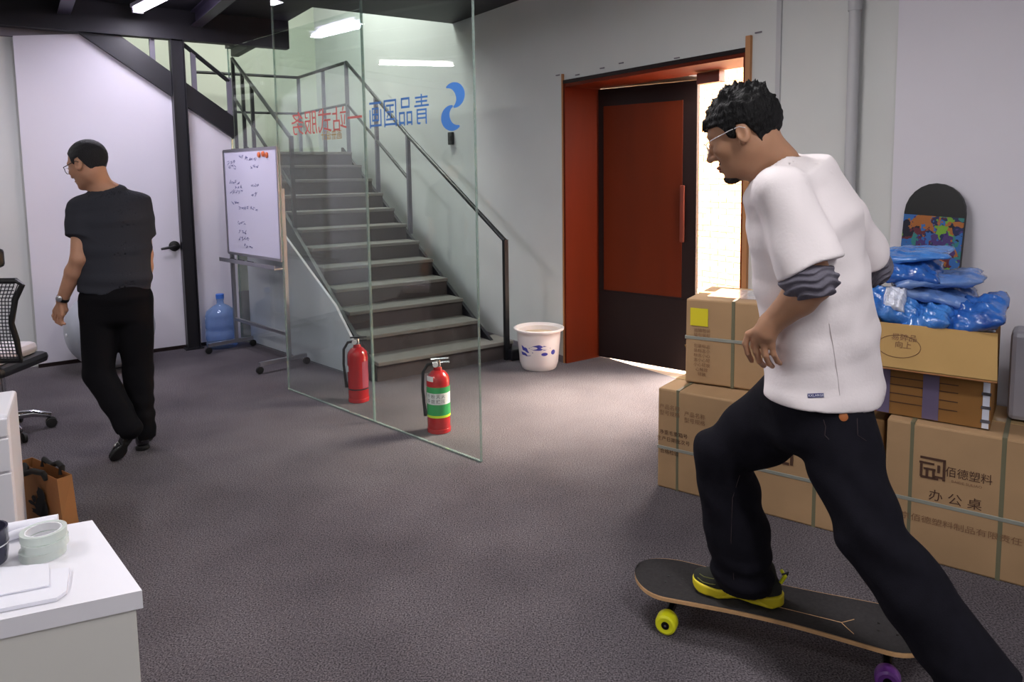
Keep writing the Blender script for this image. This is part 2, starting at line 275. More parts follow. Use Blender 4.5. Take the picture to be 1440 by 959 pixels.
def sdf_mesh(name, f, lo, hi, h, B=8):
    lo = np.array(lo, dtype=np.float32); nb = np.ceil((np.array(hi) - lo) / (h * B)).astype(int); n = nb * B + 1
    g = np.stack(np.meshgrid(*[np.arange(k) for k in nb], indexing='ij'), -1).reshape(-1, 3)
    cen = (lo + (g + .5) * B * h).astype(np.float32); dc = f(cen); rad = B * h * .866 * 1.25 + .008
    S = np.empty(n, dtype=np.float32); S[:] = 1
    for (i, j, k), d in zip(g[dc < -rad], dc[dc < -rad]): S[i * B:i * B + B + 1, j * B:j * B + B + 1, k * B:k * B + B + 1] = -1
    act = g[np.abs(dc) <= rad]; r = np.arange(B + 1); loc = np.stack(np.meshgrid(r, r, r, indexing='ij'), -1).reshape(-1, 3)
    for c0 in range(0, len(act), 160):
        a = act[c0:c0 + 160]; idx = (a[:, None, :] * B + loc[None]).reshape(-1, 3); S[idx[:, 0], idx[:, 1], idx[:, 2]] = f((lo + idx * h).astype(np.float32))
    neg = S < 0; c = [neg[i:n[0] - 1 + i, j:n[1] - 1 + j, k:n[2] - 1 + k] for i in (0, 1) for j in (0, 1) for k in (0, 1)]
    an = np.logical_or.reduce(c) & ~np.logical_and.reduce(c); I = np.argwhere(an); vid = np.full(an.shape, -1, dtype=np.int64); vid[an] = np.arange(len(I))
    corner = [(i, j, k) for i in (0, 1) for j in (0, 1) for k in (0, 1)]; val = {q: S[I[:, 0] + q[0], I[:, 1] + q[1], I[:, 2] + q[2]] for q in corner}
    acc = np.zeros((len(I), 3)); cnt = np.zeros(len(I))
    for q in corner:
        for ax in range(3):
            if q[ax] == 0:
                q2 = list(q); q2[ax] = 1; a, b = val[q], val[tuple(q2)]; m_ = (a < 0) != (b < 0); t = np.where(m_, a / np.where(m_, a - b, 1), 0)
                pos = np.tile(np.array(q, float), (len(I), 1)); pos[:, ax] = t; acc += pos * m_[:, None]; cnt += m_
    vert = lo + (I + acc / cnt[:, None]) * h; faces = []
    for ax in range(3):
        s0 = [slice(1, -1)] * 3; s0[ax] = slice(0, n[ax] - 1); s1 = list(s0); s1[ax] = slice(1, n[ax])
        A, Bn = neg[tuple(s0)], neg[tuple(s1)]; E = np.argwhere(A != Bn); sg = A[tuple(E.T)]; o1, o2 = [(1, 2), (2, 0), (0, 1)][ax]
        base = E.copy(); off = np.ones(3, int); off[ax] = 0; base = base + off; q = []
        for da, db in ((0, 0), (-1, 0), (-1, -1), (0, -1)):
            cc = base.copy(); cc[:, o1] += da; cc[:, o2] += db; q.append(vid[tuple(cc.T)])
        q = np.stack(q, 1); q[~sg] = q[~sg][:, ::-1]; faces.append(q)
    faces = np.concatenate(faces); faces = faces[(faces >= 0).all(1)]
    me = bpy.data.meshes.new(name); me.vertices.add(len(vert)); me.vertices.foreach_set('co', vert.astype(np.float32).ravel())
    me.loops.add(len(faces) * 4); me.loops.foreach_set('vertex_index', faces[:, ::1].ravel().astype(np.int32)); me.polygons.add(len(faces))
    me.polygons.foreach_set('loop_start', np.arange(0, len(faces) * 4, 4, dtype=np.int32)); me.polygons.foreach_set('use_smooth', np.ones(len(faces), dtype=bool))
    me.update(calc_edges=True); me.validate(); return me

# ================================================================== SETTING
DW, FW, TOP, DECK = 1.445, 5.05, 5.0, 2.94          # door wall (l), far wall (s), upper ceiling, mezzanine underside
struct('floor', MB().slbox(-8.2, 5.2, -8.2, DW + .37, -.08, 0), M['carpet'])
mb = MB(); DO0, DO1, DH = -.457, -2.177, 2.2         # door opening
mb.slbox(DO0, FW, DW, DW + .34, 0, TOP); mb.slbox(-8.2, DO1, DW, DW + .34, 0, TOP); mb.slbox(DO1, DO0, DW, DW + .34, DH, TOP)
struct('wall_right', mb, M['wall'])
struct('wall_far', MB().slbox(FW, FW + .15, -8.2, DW + .34, 0, TOP), M['wallg'])
struct('wall_left', MB().slbox(-8.2, FW, -8.35, -8.2, 0, TOP), M['wall'])
struct('wall_near', MB().slbox(-8.35, -8.2, -8.35, DW + .34, 0, TOP), M['wall'])
struct('ceiling_upper', MB().slbox(-8.35, FW + .15, -8.35, DW + .34, TOP, TOP + .1), M['wallg'])
mb = MB(); mb.slbox(-8.2, 1.25, -8.2, DW, DECK, DECK + .14); mb.slbox(1.25, FW, -8.2, -1.75, DECK, DECK + .14); mb.slbox(1.25, 2.0, -1.75, .08, DECK, DECK + .14)
mb.slbox(2.0, 3.72, -.06, .08, DECK, DECK + .14)
struct('ceiling', mb, M['dark'])
mb = MB()
for l in (-.72, -1.70, -2.75, -3.8, -4.9, -6.0, -7.1): mb.slbox(-8.2, 1.9, l - .04, l + .04, DECK - .012, DECK); mb.slbox(-8.2, 1.9, l - .006, l + .006, DECK - .12, DECK); mb.slbox(-8.2, 1.9, l - .045, l + .045, DECK - .13, DECK - .12)
struct('trim_1', mb, M['beam'])                        # joists of the mezzanine
struct('trim_2', MB().slbox(1.9, 2.0, -8.2, .08, 2.69, DECK).slbox(2.0, 3.72, .0, .08, 2.86, DECK), M['dark'])   # edge beam
# white panelled enclosure under the upper flight
mb = MB(); e0, e1 = 2.0, 2.05
mb.prism([SL(e0, -2.046, 0), SL(e0, -.46, 0), SL(e0, -.46, 1.93), SL(e0, -1.50, 2.69), SL(e0, -1.56, 2.69), SL(e0, -2.046, 2.63)], W * .05)
mb.slbox(2.05, FW, -2.046, -1.996, 0, 2.63)
struct('wall_enclosure', mb, M['wallw'])
struct('wall_alcove', MB().slbox(2.06, 2.12, -5.2, -2.046, 0, DECK), M['wall'])
struct('trim_3', MB().slbox(2.03, 2.08, -8.2, -1.55, 2.63, DECK), M['wallgrey'])  # grey colour stands in for the shade at the top of the wall
struct('trim_4', MB().slbox(-8.2, -3.06, DW - .035, DW, 0, TOP), M['wallw'])      # boxed-out right end of the door wall
mb = MB(); mb.slbox(-2.395, -2.365, DW - .012, DW, .9, DECK + 1); struct('trim_5', mb, M['pipe'])
struct('baseboard_right', MB().slbox(DO0 + .03, 4.9, DW - .012, DW, 0, .05), M['wallgrey'])
struct('baseboard_back', MB().slbox(1.988, 2.0, -2.05, -.5, 0, .03), M['brown'])
# panel under the stair, behind the second glass
a, b = Vector((-2.45, 6.64, 0)), Vector((-1.13, 5.334, 0)); gd = (b - a).normalized(); gn = Vector((gd.y, -gd.x, 0)); gn = gn if gn.y > 0 else -gn
mb = MB(); q = [a, b, b + Z * .12, Vector((-1.249, 5.451, .266)), Vector((-1.414, 5.615, .511)), Vector((-1.901, 6.096, .972)), a + Z * 1.5]
mb.prism([p + gn * .035 for p in q], gn * .02); struct('wall_understair', mb, M['wallw'])

# lamp fixtures: one in view, two mirrored, the others unseen and added for light
def fixture(s, l, z, label, group, power, color, length=1.2, dirv=W, tube='tube', ang=0, loc=None):
    c = loc if loc is not None else SL(s, l, z); dv = Matrix.Rotation(ang, 3, 'Z') @ dirv; cr = Vector((dv.y, -dv.x, 0)).normalized()
    t = thing('ceiling_light', label, 'lamp', c, group)
    MB().box(c + Z * .05, dv * length, cr * .10, Z * .03, .004).build('housing', M['lamp'], t)
    for k in (-1, 1): MB().box(c + Z * .02 + dv * k * length * .485, dv * .03, cr * .08, Z * .05).build('end_cap', M['lamp'], t)
    for k in (-1, 1): MB().tube([c + cr * .022 * k + Z * .012 - dv * length * .47, c + cr * .022 * k + Z * .012 + dv * length * .47], .013, 10).build('tube', M[tube], t, smooth=True)
    area_light('tube_light', c - Z * .012, dv, length * .94, .09, power, color)
fixture(1.12, -1.10, 2.84, 'glowing twin-tube ceiling light under the dark mezzanine, at the top left', None, 16, COOL, ang=math.radians(10))
fixture(0, 0, 0, 'twin-tube ceiling light mirrored as the upper bright streak in the glass', None, 14, COOL, loc=Vector((-2.72, 4.86, 2.74)), dirv=Vector((.74, -.67, 0)).normalized(), length=.62)
fixture(0, 0, 0, 'twin-tube ceiling light mirrored as the lower bright streak in the glass', None, 22, NEUT, loc=Vector((-4.8, 4.4, 2.74)), dirv=Vector((-.2, -.98, 0)).normalized(), length=.86, tube='tubeg')
for s, l, po, wh in ((-2.6, -.6, 30, 'nearest the door wall, above the boxes'), (-2.4, -3.6, 30, 'above the desk'), (-5.2, -1.0, 34, 'behind the camera, near the door wall'), (-5.4, -4.2, 34, 'behind the camera, in the middle of the room'), (-2.2, -6.2, 26, 'far to the left of the desk'), (-7.2, -.8, 24, 'in the corner behind the camera')):
    fixture(s, l, 2.84, 'added unseen twin-tube light under the mezzanine ' + wh, 'unseen added mezzanine lights', po, NEUT, tube='tubeg')  # out of view, added to give the room its light
fixture(2.4, .5, 4.9, 'added unseen twin-tube light high above the lower stair flight', 'lights above the stairwell', 125, GREEN, tube='tubeg'); fixture(4.0, -2.4, 4.9, 'added unseen twin-tube light high above the upper stair flight', 'lights above the stairwell', 75, GREEN, tube='tubeg')  # unseen lamps added to brighten the stairwell walls

# door in the right wall: lined opening, one leaf ajar, the other swung outside
dr = thing('door_1', 'orange wooden double door with dark kick panels, standing open to daylight', 'door', SL(DO0, DW)); dr['kind'] = 'structure'
MB().slbox(DO0 - .022, DO0 + .004, DW - .012, DW + .345, 0, DH).build('left_jamb', M['orange'], dr)
MB().slbox(DO1, DO1 + .03, DW - .012, DW + .345, 0, DH).build('right_jamb', M['orange'], dr)
MB().slbox(DO1, DO0, DW - .008, DW + .345, DH - .03, DH).build('head_lining', M['orange'], dr)
MB().slbox(DO0, DO0 + .012, DW - .02, DW + .01, 0, DH + .07).build('left_edge_strip', M['edge'], dr)
MB().slbox(DO1 - .022, DO1 + .012, DW - .02, DW + .01, 0, DH + .085).build('right_edge_strip', M['edge'], dr)
MB().slbox(DO1, DO0, DW - .014, DW - .004, DH - .005, DH + .022).build('top_edge_strip', M['brown'], dr)
def leaf(name, hinge, ang, width, sgn):
    x = Matrix.Rotation(ang, 3, 'Z') @ (-W * sgn); y = Vector((-x.y, x.x, 0)); y = y if y.dot(D) < 0 else -y; h = DH - .045
    f = MB().box(hinge + x * width / 2 + Z * (h / 2 + .01), x * width, y * .045, Z * h, .003).build(name, M['brown'], dr)
    for s_ in (1, -1):
        o = hinge + y * .024 * s_
        MB().box(o + x * (width / 2 - .03) + Z * 1.3, x * (width - .16), y * .006, Z * 1.46, .002).build('veneer_panel', M['orange2'], f)
        MB().box(o + x * (width / 2) + Z * .29, x * (width - .03), y * .004, Z * .52).build('kick_panel', M['brown'], f)
        MB().box(o + x * (width - .1) + y * s_ * .02 + Z * 1.2, x * .035, y * .02, Z * .42, .006).build('pull_handle', M['handle'], f)
    return f
leaf('left_leaf', SL(DO0 - .03, DW + .335), math.radians(16.6), .84, 1)
leaf('right_leaf', SL(DO1 + .035, DW + .37), math.radians(-100), .84, -1)
MB().slbox(-1.40, DO0, DW + .345, DW + .62, DH - .03, DH).build('head_stop', M['brown'], dr)
MB().slbox(-1.74, -1.55, DW + .26, DW + .32, DH - .11, DH - .035, .004).build('door_closer', M['handle'], dr)
for s_, z_ in ((-.38, 2.27), (-.62, 2.245), (-.9, 2.26), (-1.1, 2.27), (-1.62, 2.235), (-2.24, 2.295)):
    MB().box(SL(s_, DW - .003, z_), W * .045, D * .006, Z * .008).build('anchor_mark', M['wallgrey'], dr)
yard = struct('trim_6', MB().slbox(-6.5, 4.5, 5.2, 5.5, 0, 3.0), M['brick'])        # brick building across the yard
bm1 = MB().box((0, 0, 0), W * .238, D * .024, Z * .062, .004).build('brick', mat('single_brick', '#cf9462', rough=.9, var=.1, scale=3), yard)
bmesh_ = bm1.data; rb_ = random.Random(4)
for r_ in range(40):                                # the stretch seen through the door, brick by brick
    for k in range(7):
        o = bm1 if r_ == k == 0 else bm1.copy()
        if o is not bm1: COL.objects.link(o)
        o.location = SL(.55 + k * .25 + (.125 if r_ % 2 else 0), 5.196 + rb_.uniform(-.003, .003), .04 + r_ * .074)
struct('ground', MB().slbox(-6.5, 4.5, DW + .36, 5.3, -.1, -.02), M['asphalt'])

# drain pipe on the wall
pt = thing('drain_pipe', 'white vertical pipe with couplings on the wall right of the door', 'pipe', SL(-2.843, DW - .04))
MB().tube([SL(-2.843, DW - .04, .0), SL(-2.843, DW - .04, TOP)], .028, 14).build('pipe', M['pipe'], pt, smooth=True)
for z_ in (.6, 1.21, 2.30, 3.4): MB().tube([SL(-2.843, DW - .04, z_), SL(-2.843, DW - .04, z_ + .05)], .033, 14).build('coupling', M['pipe'], pt, smooth=True)

# ================================================================== STAIRCASE
N, RI, GO, SO = 12, .148, .265, -.05; SW = 1.04
st = thing('staircase', 'grey open stair with black steel railings rising behind the glass to the mezzanine', 'staircase', SL(0, 0))
for k in range(N):
    s0 = k * GO + SO; z0 = k * RI; r_ = SW + (.16 if k == 0 else 0)
    stp = MB().slbox(s0, s0 + GO + .02, 0, r_, max(z0 - .05, 0), z0 + RI - .03).build('step', M['concrete'], st)
    MB().slbox(s0 - .025, s0 + GO, 0, r_, z0 + RI - .03, z0 + RI, .006).build('tread', M['tread'], stp)
LZ = N * RI
ld = MB().slbox(N * GO + SO, 4.72, -.47, 1.14, LZ - .12, LZ).slbox(2.06, N * GO + SO, -.47, -.06, LZ - .12, LZ).build('landing', M['concrete'], st)
def stringer(l, th):
    o = 1.0 * RI / GO
    MB().prism([SL(-.02, l, 0), SL(.1, l, 0), SL(N * GO, l, LZ - .16), SL(N * GO, l, LZ + .06), SL(-.02, l, .12)], D * th).build('stringer', M['steel'], st)
stringer(-.03, .03); stringer(SW, .03)
MB().slbox(-.16, .02, SW + .08, SW + .2, 0, .09, .01).build('stringer_foot', M['steel'], st)
RL = 1.12
def rbar(a, b, r=.019, m='rail', nm='handrail'): MB().tube([a, b], r, 10).build(nm, M[m], st, smooth=True)
rbar(SL(-.09, RL, .975), SL(1.61, RL, 1.90)); rbar(SL(1.61, RL, 1.90), SL(3.13, RL, 2.80)); rbar(SL(1.6, RL, 1.463), SL(3.15, RL, 2.33), nm='mid_rail', r=.016)
for s_, z0, z1, m_ in ((-.09, .0, .985, 'rail'), (1.61, .93, 1.91, 'post'), (2.35, 1.33, 2.33, 'post'), (3.14, LZ, 2.81, 'post')): MB().bar(SL(s_, RL, z0), SL(s_, RL, z1), .036, .036, W).build('newel_post', M[m_], st)
rbar(SL(3.14, RL, 2.80), SL(4.68, RL - .05, 2.80)); rbar(SL(3.14, RL, 2.33), SL(4.68, RL - .05, 2.33), nm='mid_rail', r=.016)
rbar(SL(4.68, RL - .05, 2.80), SL(4.75, -.2, 2.80)); rbar(SL(4.68, RL - .05, 2.33), SL(4.75, .0, 2.33), nm='mid_rail', r=.016)
for s_ in (3.9, 4.68): MB().bar(SL(s_, RL - .05 * (s_ > 4), LZ), SL(s_, RL - .05 * (s_ > 4), 2.80), .036, .036, W).build('newel_post', M['post'], st)
rbar(SL(3.67, 0, 2.83), SL(1.72, 0, 1.86)); rbar(SL(3.67, 0, 2.40), SL(1.72, 0, 1.40), nm='mid_rail', r=.016)
for s_, z0, z1 in ((3.67, LZ, 2.84), (3.3, LZ, 2.65), (2.95, 1.62, 2.47), (1.72, .85, 1.88)): MB().bar(SL(s_, 0, z0), SL(s_, 0, z1), .034, .034, W).build('newel_post', M['rail'], st)
# upper flight
MB().prism([SL(1.95, -.44, 1.86), SL(1.95, -.44, 2.06), SL(1.95, -1.36, 2.73), SL(1.95, -1.60, 2.73), SL(1.95, -1.60, 2.685)], W * .05).build('upper_stringer', M['steel'], st)
MB().prism([SL(3.2, -.44, 1.86), SL(3.2, -.44, 2.04), SL(3.2, -1.7, 2.96), SL(3.2, -1.7, 2.78)], W * .03).build('upper_stringer', M['steel'], st)
for k in range(6): MB().slbox(2.07, 3.2, -.47 - (k + 1) * .23, -.47 - k * .23, LZ + (k + 1) * .165 - .03, LZ + (k + 1) * .165).build('upper_tread', M['tread'], st)
rbar(SL(1.97, -.46, 2.37), SL(1.97, -.93, 2.75))
for l_, z0, z1 in ((-1.07, 2.5, 2.9), (-.75, 2.27, 2.6), (-.46, 2.02, 2.40)): MB().bar(SL(1.97, l_, z0), SL(1.97, l_, z1), .04, .03, W).build('upper_post', M['post'], st)

# steel column with its lever handle
sc = thing('steel_column', 'black steel column with flanges beside the white wall panel, under the mezzanine', 'column', SL(1.93, -.885))
c = SL(1.935, -.885, 0)
mb = MB(); mb.box(c + Z * 1.345 - D * .05, D * .008, W * .1, Z * 2.69); mb.box(c + Z * 1.345 + D * .05, D * .008, W * .1, Z * 2.69); mb.box(c + Z * 1.345, D * .1, W * .008, Z * 2.69); mb.build('profile', M['steel'], sc)
MB().box(c + Z * .006, D * .15, W * .12, Z * .012).build('base_plate', M['steel'], sc)
h = thing('lever_handle', 'black lever handle on the white wall just left of the black column', 'handle', SL(2.0, -1.0, .914))
MB().lathe([(.045, 0), (.045, .012), (.03, .02)], SL(2.0, -.985, .92), -W).build('rosette', M['black'], h, smooth=True)
MB().tube([SL(1.985, -.985, .92), SL(1.945, -.985, .92), SL(1.94, -1.0, .918), SL(1.94, -1.10, .905)], [.014, .013, .013, .010]).build('lever', M['black'], h, smooth=True)

# ================================================================== GLASS
G1, GT = Vector((-.1775, 3.7374, 0)), Vector((-.722, .692, 0)).normalized(); GN = Vector((GT.y, -GT.x, 0))
GN = GN if GN.y < 0 else -GN
def G(t, z, off=0): return G1 + GT * t + GN * off + Z * z
gp = thing('glass_partition', 'clear floor-to-ceiling glass partition of two panes with blue and red lettering', 'partition', G1)
for t0, t1 in ((0, .945), (.953, 1.98)):
    p = MB().box(G((t0 + t1) / 2, 1.47), GT * (t1 - t0 - .004), GN * .010, Z * 2.93).build('pane', M['glass'], gp)
    for t_ in (t0, t1): MB().box(G(t_, 1.47), GT * .006, GN * .012, Z * 2.93).build('ground_edge', M['glassedge'], p)
MB().box(G(.99, .004), GT * 1.98, GN * .016, Z * .008).build('floor_seal', M['glassedge'], gp)
def crescent(c, R, th, a0, a1, n=22):
    up, dn = [], []
    for i in range(n + 1):
        t = i / n; a = a0 + (a1 - a0) * t; w_ = th * math.sin(math.pi * min(max(t * .93 + .035, 0), 1)) + .003
        up.append((c[0] + (R + w_ / 2) * math.cos(a), c[1] + (R + w_ / 2) * math.sin(a))); dn.append((c[0] + (R - w_ / 2) * math.cos(a), c[1] + (R - w_ / 2) * math.sin(a)))
    return up, dn
mb = MB(); cx, cz, R = .160, 1.865, .068
for c2, a0, a1 in (((cx - .008, cz + .05), math.radians(118), math.radians(-75)), ((cx + .012, cz - .052), math.radians(100), math.radians(300))):
    up, dn = crescent(c2, R * .82, .052, a0, a1)
    vs = [[mb.bm.verts.new(G(.16 + (.16 - x) * 1.3, y, .0075)) for x, y in L_] for L_ in (up, dn)]
    for i in range(len(up) - 1): mb.bm.faces.new((vs[0][i], vs[0][i + 1], vs[1][i + 1], vs[1][i]))
mb.build('emblem', M['decalb'], gp, label='blue emblem of two interlocked crescents')
text_obj('blue_lettering', '青品国画', G(.62, 1.855), -GT, Z, .175, M['decalb'], gp, lift=.0075, mirror=True, squash=.80, label='large blue characters reading backwards')
text_obj('red_lettering', '一站式服务', G(1.37, 1.85), -GT, Z, .165, M['decalr'], gp, lift=.0075, mirror=True, squash=1.0, label='red characters reading backwards')
text_obj('amber_lettering', '画册设计', G(1.30, 1.765), -GT, Z, .06, M['decaly'], gp, lift=.0075, mirror=True, label='small amber characters')
G2a, G2b = Vector((-2.52, 6.70, 0)), Vector((-1.03, 5.235, 0)); g2 = (G2b - G2a).normalized(); g2n = Vector((g2.y, -g2.x, 0))
gs = thing('stair_glass', 'pale green glass screen along the left side of the stair, behind the whiteboard', 'partition', G2a)
L2 = (G2b - G2a).length
MB().box((G2a + G2b) / 2 + Z * 1.34, g2 * L2, g2n * .010, Z * 2.66).build('pane', M['glass'], gs)
MB().box(G2a + Z * 1.34, g2 * .006, g2n * .012, Z * 2.66).build('ground_edge', M['glassedge'], gs)
sw = thing('wall_switch', 'small black box on the white wall seen through the glass under the emblem', 'switch', SL(1.3, DW - .02, 1.864))
MB().slbox(1.26, 1.34, DW - .03, DW - .002, 1.80, 1.92, .005).build('cover', M['darksmoke'], sw); MB().slbox(1.275, 1.325, DW - .036, DW - .028, 1.84, 1.88, .002).build('rocker', M['black'], sw)

# ================================================================== WHITEBOARD, BOTTLE, EXTINGUISHERS, BUCKET
wa, wb = Vector((-2.452, 6.378, 0)), Vector((-1.784, 5.712, 0)); wx = (wb - wa).normalized(); wn = Vector((wx.y, -wx.x, 0)); wn = wn if wn.y < 0 else -wn
wt = thing('whiteboard_stand', 'rolling whiteboard on a grey metal stand with handwriting, in front of the stair glass', 'whiteboard', (wa + wb) / 2)
bw = (wb - wa).length; mid = (wa + wb) / 2
bd = MB().box(mid + Z * 1.30 + wn * .02, wx * (bw - .03), wn * .02, Z * .86).build('board', M['board'], wt)
for z_ in (.862, 1.738): MB().box(mid + Z * z_ + wn * .02, wx * bw, wn * .028, Z * .022).build('frame_rail', M['alu'], bd)
for q in (wa, wb): MB().box(q + Z * 1.30 + wn * .02, wx * .022, wn * .028, Z * .88).build('frame_rail', M['alu'], bd)
for q in (wa, wb): MB().bar(q + Z * .06, q + Z * 1.42, .028, .028, wn).build('upright', M['alu'], wt)
MB().bar(wa + Z * .27, wb + Z * .27, .025, .025).build('cross_bar', M['alu'], wt)
tr = MB().box(mid + Z * .80 + wn * .06, wx * (bw + .05), wn * .09, Z * .012).box(mid + Z * .812 + wn * .102, wx * (bw + .05), wn * .006, Z * .03).build('pen_tray', M['alu'], wt)
for i, t_ in enumerate((.1, .25, .42)): MB().tube([wa + wx * t_ + Z * .816 + wn * .06, wa + wx * (t_ + .12) + Z * .816 + wn * .07], .009, 8).build('marker_pen', M['black'], tr, smooth=True)
for q in (wa, wb):
    f0, f1 = q + wn * .25 + Z * .075, q - wn * .15 + Z * .075
    MB().bar(f0, f1, .03, .03).build('foot', M['alu'], wt)
    for e in (f0, f1):
        cs = MB().lathe([(.012, -.012), (.028, -.01), (.028, .01), (.012, .012)], e - Z * .046, wx, 16).build('caster', M['rubber'], wt, smooth=True)
mb = MB(); rr = random.Random(3)
for (t0, z_, n_) in ((.08, 1.64, 3), (.09, 1.6, 3), (.1, 1.47, 4), (.2, 1.43, 3), (.1, 1.39, 5), (.5, 1.45, 3), (.5, 1.37, 2), (.12, 1.3, 3), (.25, 1.26, 7), (.22, 1.13, 3), (.23, 1.06, 3), (.22, 1.0, 4), (.3, .94, 4), (.5, 1.6, 3), (.42, 1.66, 4), (.3, 1.68, 3)):
    for k in range(n_):
        o = wa + wx * (t0 + k * .05) + Z * (z_ + rr.uniform(-.006, .006)) + wn * .0315
        for j in range(3):
            p = o + wx * rr.uniform(0, .03) + Z * rr.uniform(-.012, .012); a_ = rr.uniform(-.6, .9); d_ = wx * math.cos(a_) + Z * math.sin(a_)
            mb.box(p, d_ * rr.uniform(.018, .034), wn * .001, wn.cross(d_) * .004)
mb.build('handwriting', M['marker'], bd, kind='stuff')
for k, (t_, z_) in enumerate(((.66, 1.69), (.73, 1.695), (.79, 1.685))): MB().lathe([(.022, 0), (.022, .008), (.015, .012)], wa + wx * t_ + Z * z_ + wn * .031, wn, 14).build('magnet', M['orangemag'], bd, smooth=True)

bo = SL(1.85, -.66); wbot = thing('water_bottle', 'blue translucent water cooler bottle standing behind the whiteboard stand', 'bottle', bo)
MB().lathe([(.10, 0), (.132, .012), (.135, .05), (.128, .065), (.135, .08), (.135, .15), (.128, .165), (.135, .18), (.135, .255), (.128, .27), (.133, .285), (.12, .33), (.07, .37), (.032, .39), (.029, .42), (.033, .43), (.033, .445)], bo, Z, 32).build('bottle_body', M['water'], wbot, smooth='all')
MB().lathe([(.035, .44), (.036, .475), (.03, .48)], bo, Z, 24).build('cap', mat('blue_cap', '#3f6fc8', rough=.4), wbot, smooth=True)

def extinguisher(c, label, green):
    c = Vector(c); t = thing('fire_extinguisher', label, 'extinguisher', c, 'fire extinguishers')
    MB().lathe([(.062, 0), (.068, .01), (.069, .06), (.069, .31), (.064, .335), (.045, .36), (.026, .372), (.024, .39)], c, Z, 30).build('cylinder', M['redm'], t, smooth=True)
    MB().lathe([(.066, -.004), (.071, .0), (.071, .022), (.066, .024)], c + Z * .004, Z, 30).build('base_ring', M['redm'], t, smooth=True)
    MB().lathe([(.018, .385), (.02, .40), (.016, .43), (.012, .432)], c, Z, 18).build('valve', M['chrome'], t, smooth=True)
    x = Vector((1, .25, 0)).normalized()
    MB().box(c + Z * .437 + x * .012, x * .11, Vector((0, .02, 0)), Z * .008, .002).build('lever', M['chrome'] if green else M['black'], t)
    MB().box(c + Z * .414 + x * .02, x * .10, Vector((0, .02, 0)), Z * .008, .002).build('carry_handle', M['chrome'] if green else M['black'], t)
    MB().lathe([(.016, 0), (.016, .008)], c + Z * .41 - Vector((.01, .03, 0)), Vector((0, -1, 0)), 16).build('gauge', M['whitel'], t, smooth=True)
    hp = [c + Z * .41 - x * .015, c + Z * .405 - x * .06, c + Z * .36 - x * .088, c + Z * .26 - x * .092, c + Z * .14 - x * .082, c + Z * .10 - x * .078]
    MB().tube(hp, [.009] * 4 + [.010, .012], 10).build('hose', M['rubber'], t, smooth=True)
    def band(z0, z1, r, m, nm, a0=-2.9, a1=.1, n=18):
        mb = MB(); A = []
        for i in range(n + 1):
            a = a0 + (a1 - a0) * i / n; A.append([mb.bm.verts.new(c + Vector((r * math.cos(a), r * math.sin(a), z))) for z in (z0, z1)])
        for P, Q in zip(A, A[1:]): mb.bm.faces.new((P[0], Q[0], Q[1], P[1]))
        return mb.build(nm, M[m], t, smooth=True)
    if green:
        band(.105, .28, .0697, 'greenl', 'label'); band(.178, .245, .0701, 'whitel', 'label_field', -2.75, -.05); band(.098, .112, .0705, 'lime', 'lime_band', -3.14, 3.14, 36)
        for k in range(4):
            for row, z_ in ((0, .226), (1, .196)):
                a = -2.35 + k * .43; n_ = Vector((math.cos(a), math.sin(a), 0)); text_obj('label_text', '干粉灭火手提贮压'[k + row * 4], c + n_ * .0704 + Z * z_, Vector((-n_.y, n_.x, 0)), Z, .026, M['inkd'], t)
        band(.31, .345, .068, 'whitel', 'shoulder_tag', -2.7, -1.9, 6)
    else:
        band(.10, .28, .0697, 'taper', 'label', -.95, -.1); band(.21, .25, .0697, 'whitel', 'label_field', -2.95, -2.45); band(.088, .097, .0697, 'brown', 'dark_band', -3.14, 3.14, 36)
    return t
extinguisher((-.448, 4.225, 0), 'red fire extinguisher with a green and white label, nearest the free edge of the glass', True)
extinguisher((-1.05, 4.83, 0), 'plain red fire extinguisher behind the seam of the two glass panes', False)

bc = Vector((.20, 5.62, 0)); bk = thing('bucket', 'cream plastic bucket with a blue fish-like print, on the floor left of the door', 'bucket', bc)
MB().lathe([(.128, 0), (.135, .008), (.142, .03), (.150, .05), (.168, .25), (.172, .30), (.196, .305), (.198, .318), (.186, .322), (.165, .30), (.15, .1), (.13, .03), (.0, .028)], bc, Z, 40, cap=False).lathe([(.0001, .004), (.128, .004)], bc, Z, 40, cap=False).build('tub', M['bucket'], bk, smooth=True)
MB().lathe([(.0001, .265), (.163, .265)], bc, Z, 40, cap=False).build('contents', M['bucketin'], bk)
def curved_print(c, shapes, rf, m, parent, name, face):
    mb = MB()
    for poly in shapes:
        vs = []
        for u, z in poly:
            a = face + u / .16; r = rf(z) + .0012; vs.append(mb.bm.verts.new(c + Vector((r * math.cos(a), r * math.sin(a), z))))
        cu = sum(u for u, z in poly) / len(poly); cz = sum(z for u, z in poly) / len(poly); a = face + cu / .16; r = rf(cz) + .0025
        cv = mb.bm.verts.new(c + Vector((r * math.cos(a), r * math.sin(a), cz)))
        for i in range(len(vs)): mb.bm.faces.new((vs[i], vs[(i + 1) % len(vs)], cv))
    return mb.build(name, M[m], parent)
def oval(u, z, a, b, n=22, rot=0):
    return [(u + a * math.cos(t) * math.cos(rot) - b * math.sin(t) * math.sin(rot), z + a * math.cos(t) * math.sin(rot) + b * math.sin(t) * math.cos(rot)) for t in [2 * math.pi * k / n for k in range(n)]]
brf = lambda z: .150 + (z - .05) * .09
curved_print(bc, [[(-.08, .185), (-.04, .205), (0, .215), (.05, .205), (.095, .185), (.05, .172), (0, .17), (-.04, .172)], oval(.045, .14, .026, .013), oval(.12, .15, .02, .02), [(-.15, .20), (-.10, .185), (-.04, .15), (-.09, .148), (-.14, .165)], [(-.16, .15), (-.12, .145), (-.06, .128), (-.1, .12), (-.15, .125)], oval(-.115, .17, .02, .008, rot=-.5)], brf, 'bprint', bk, 'printed_motif', -1.62)
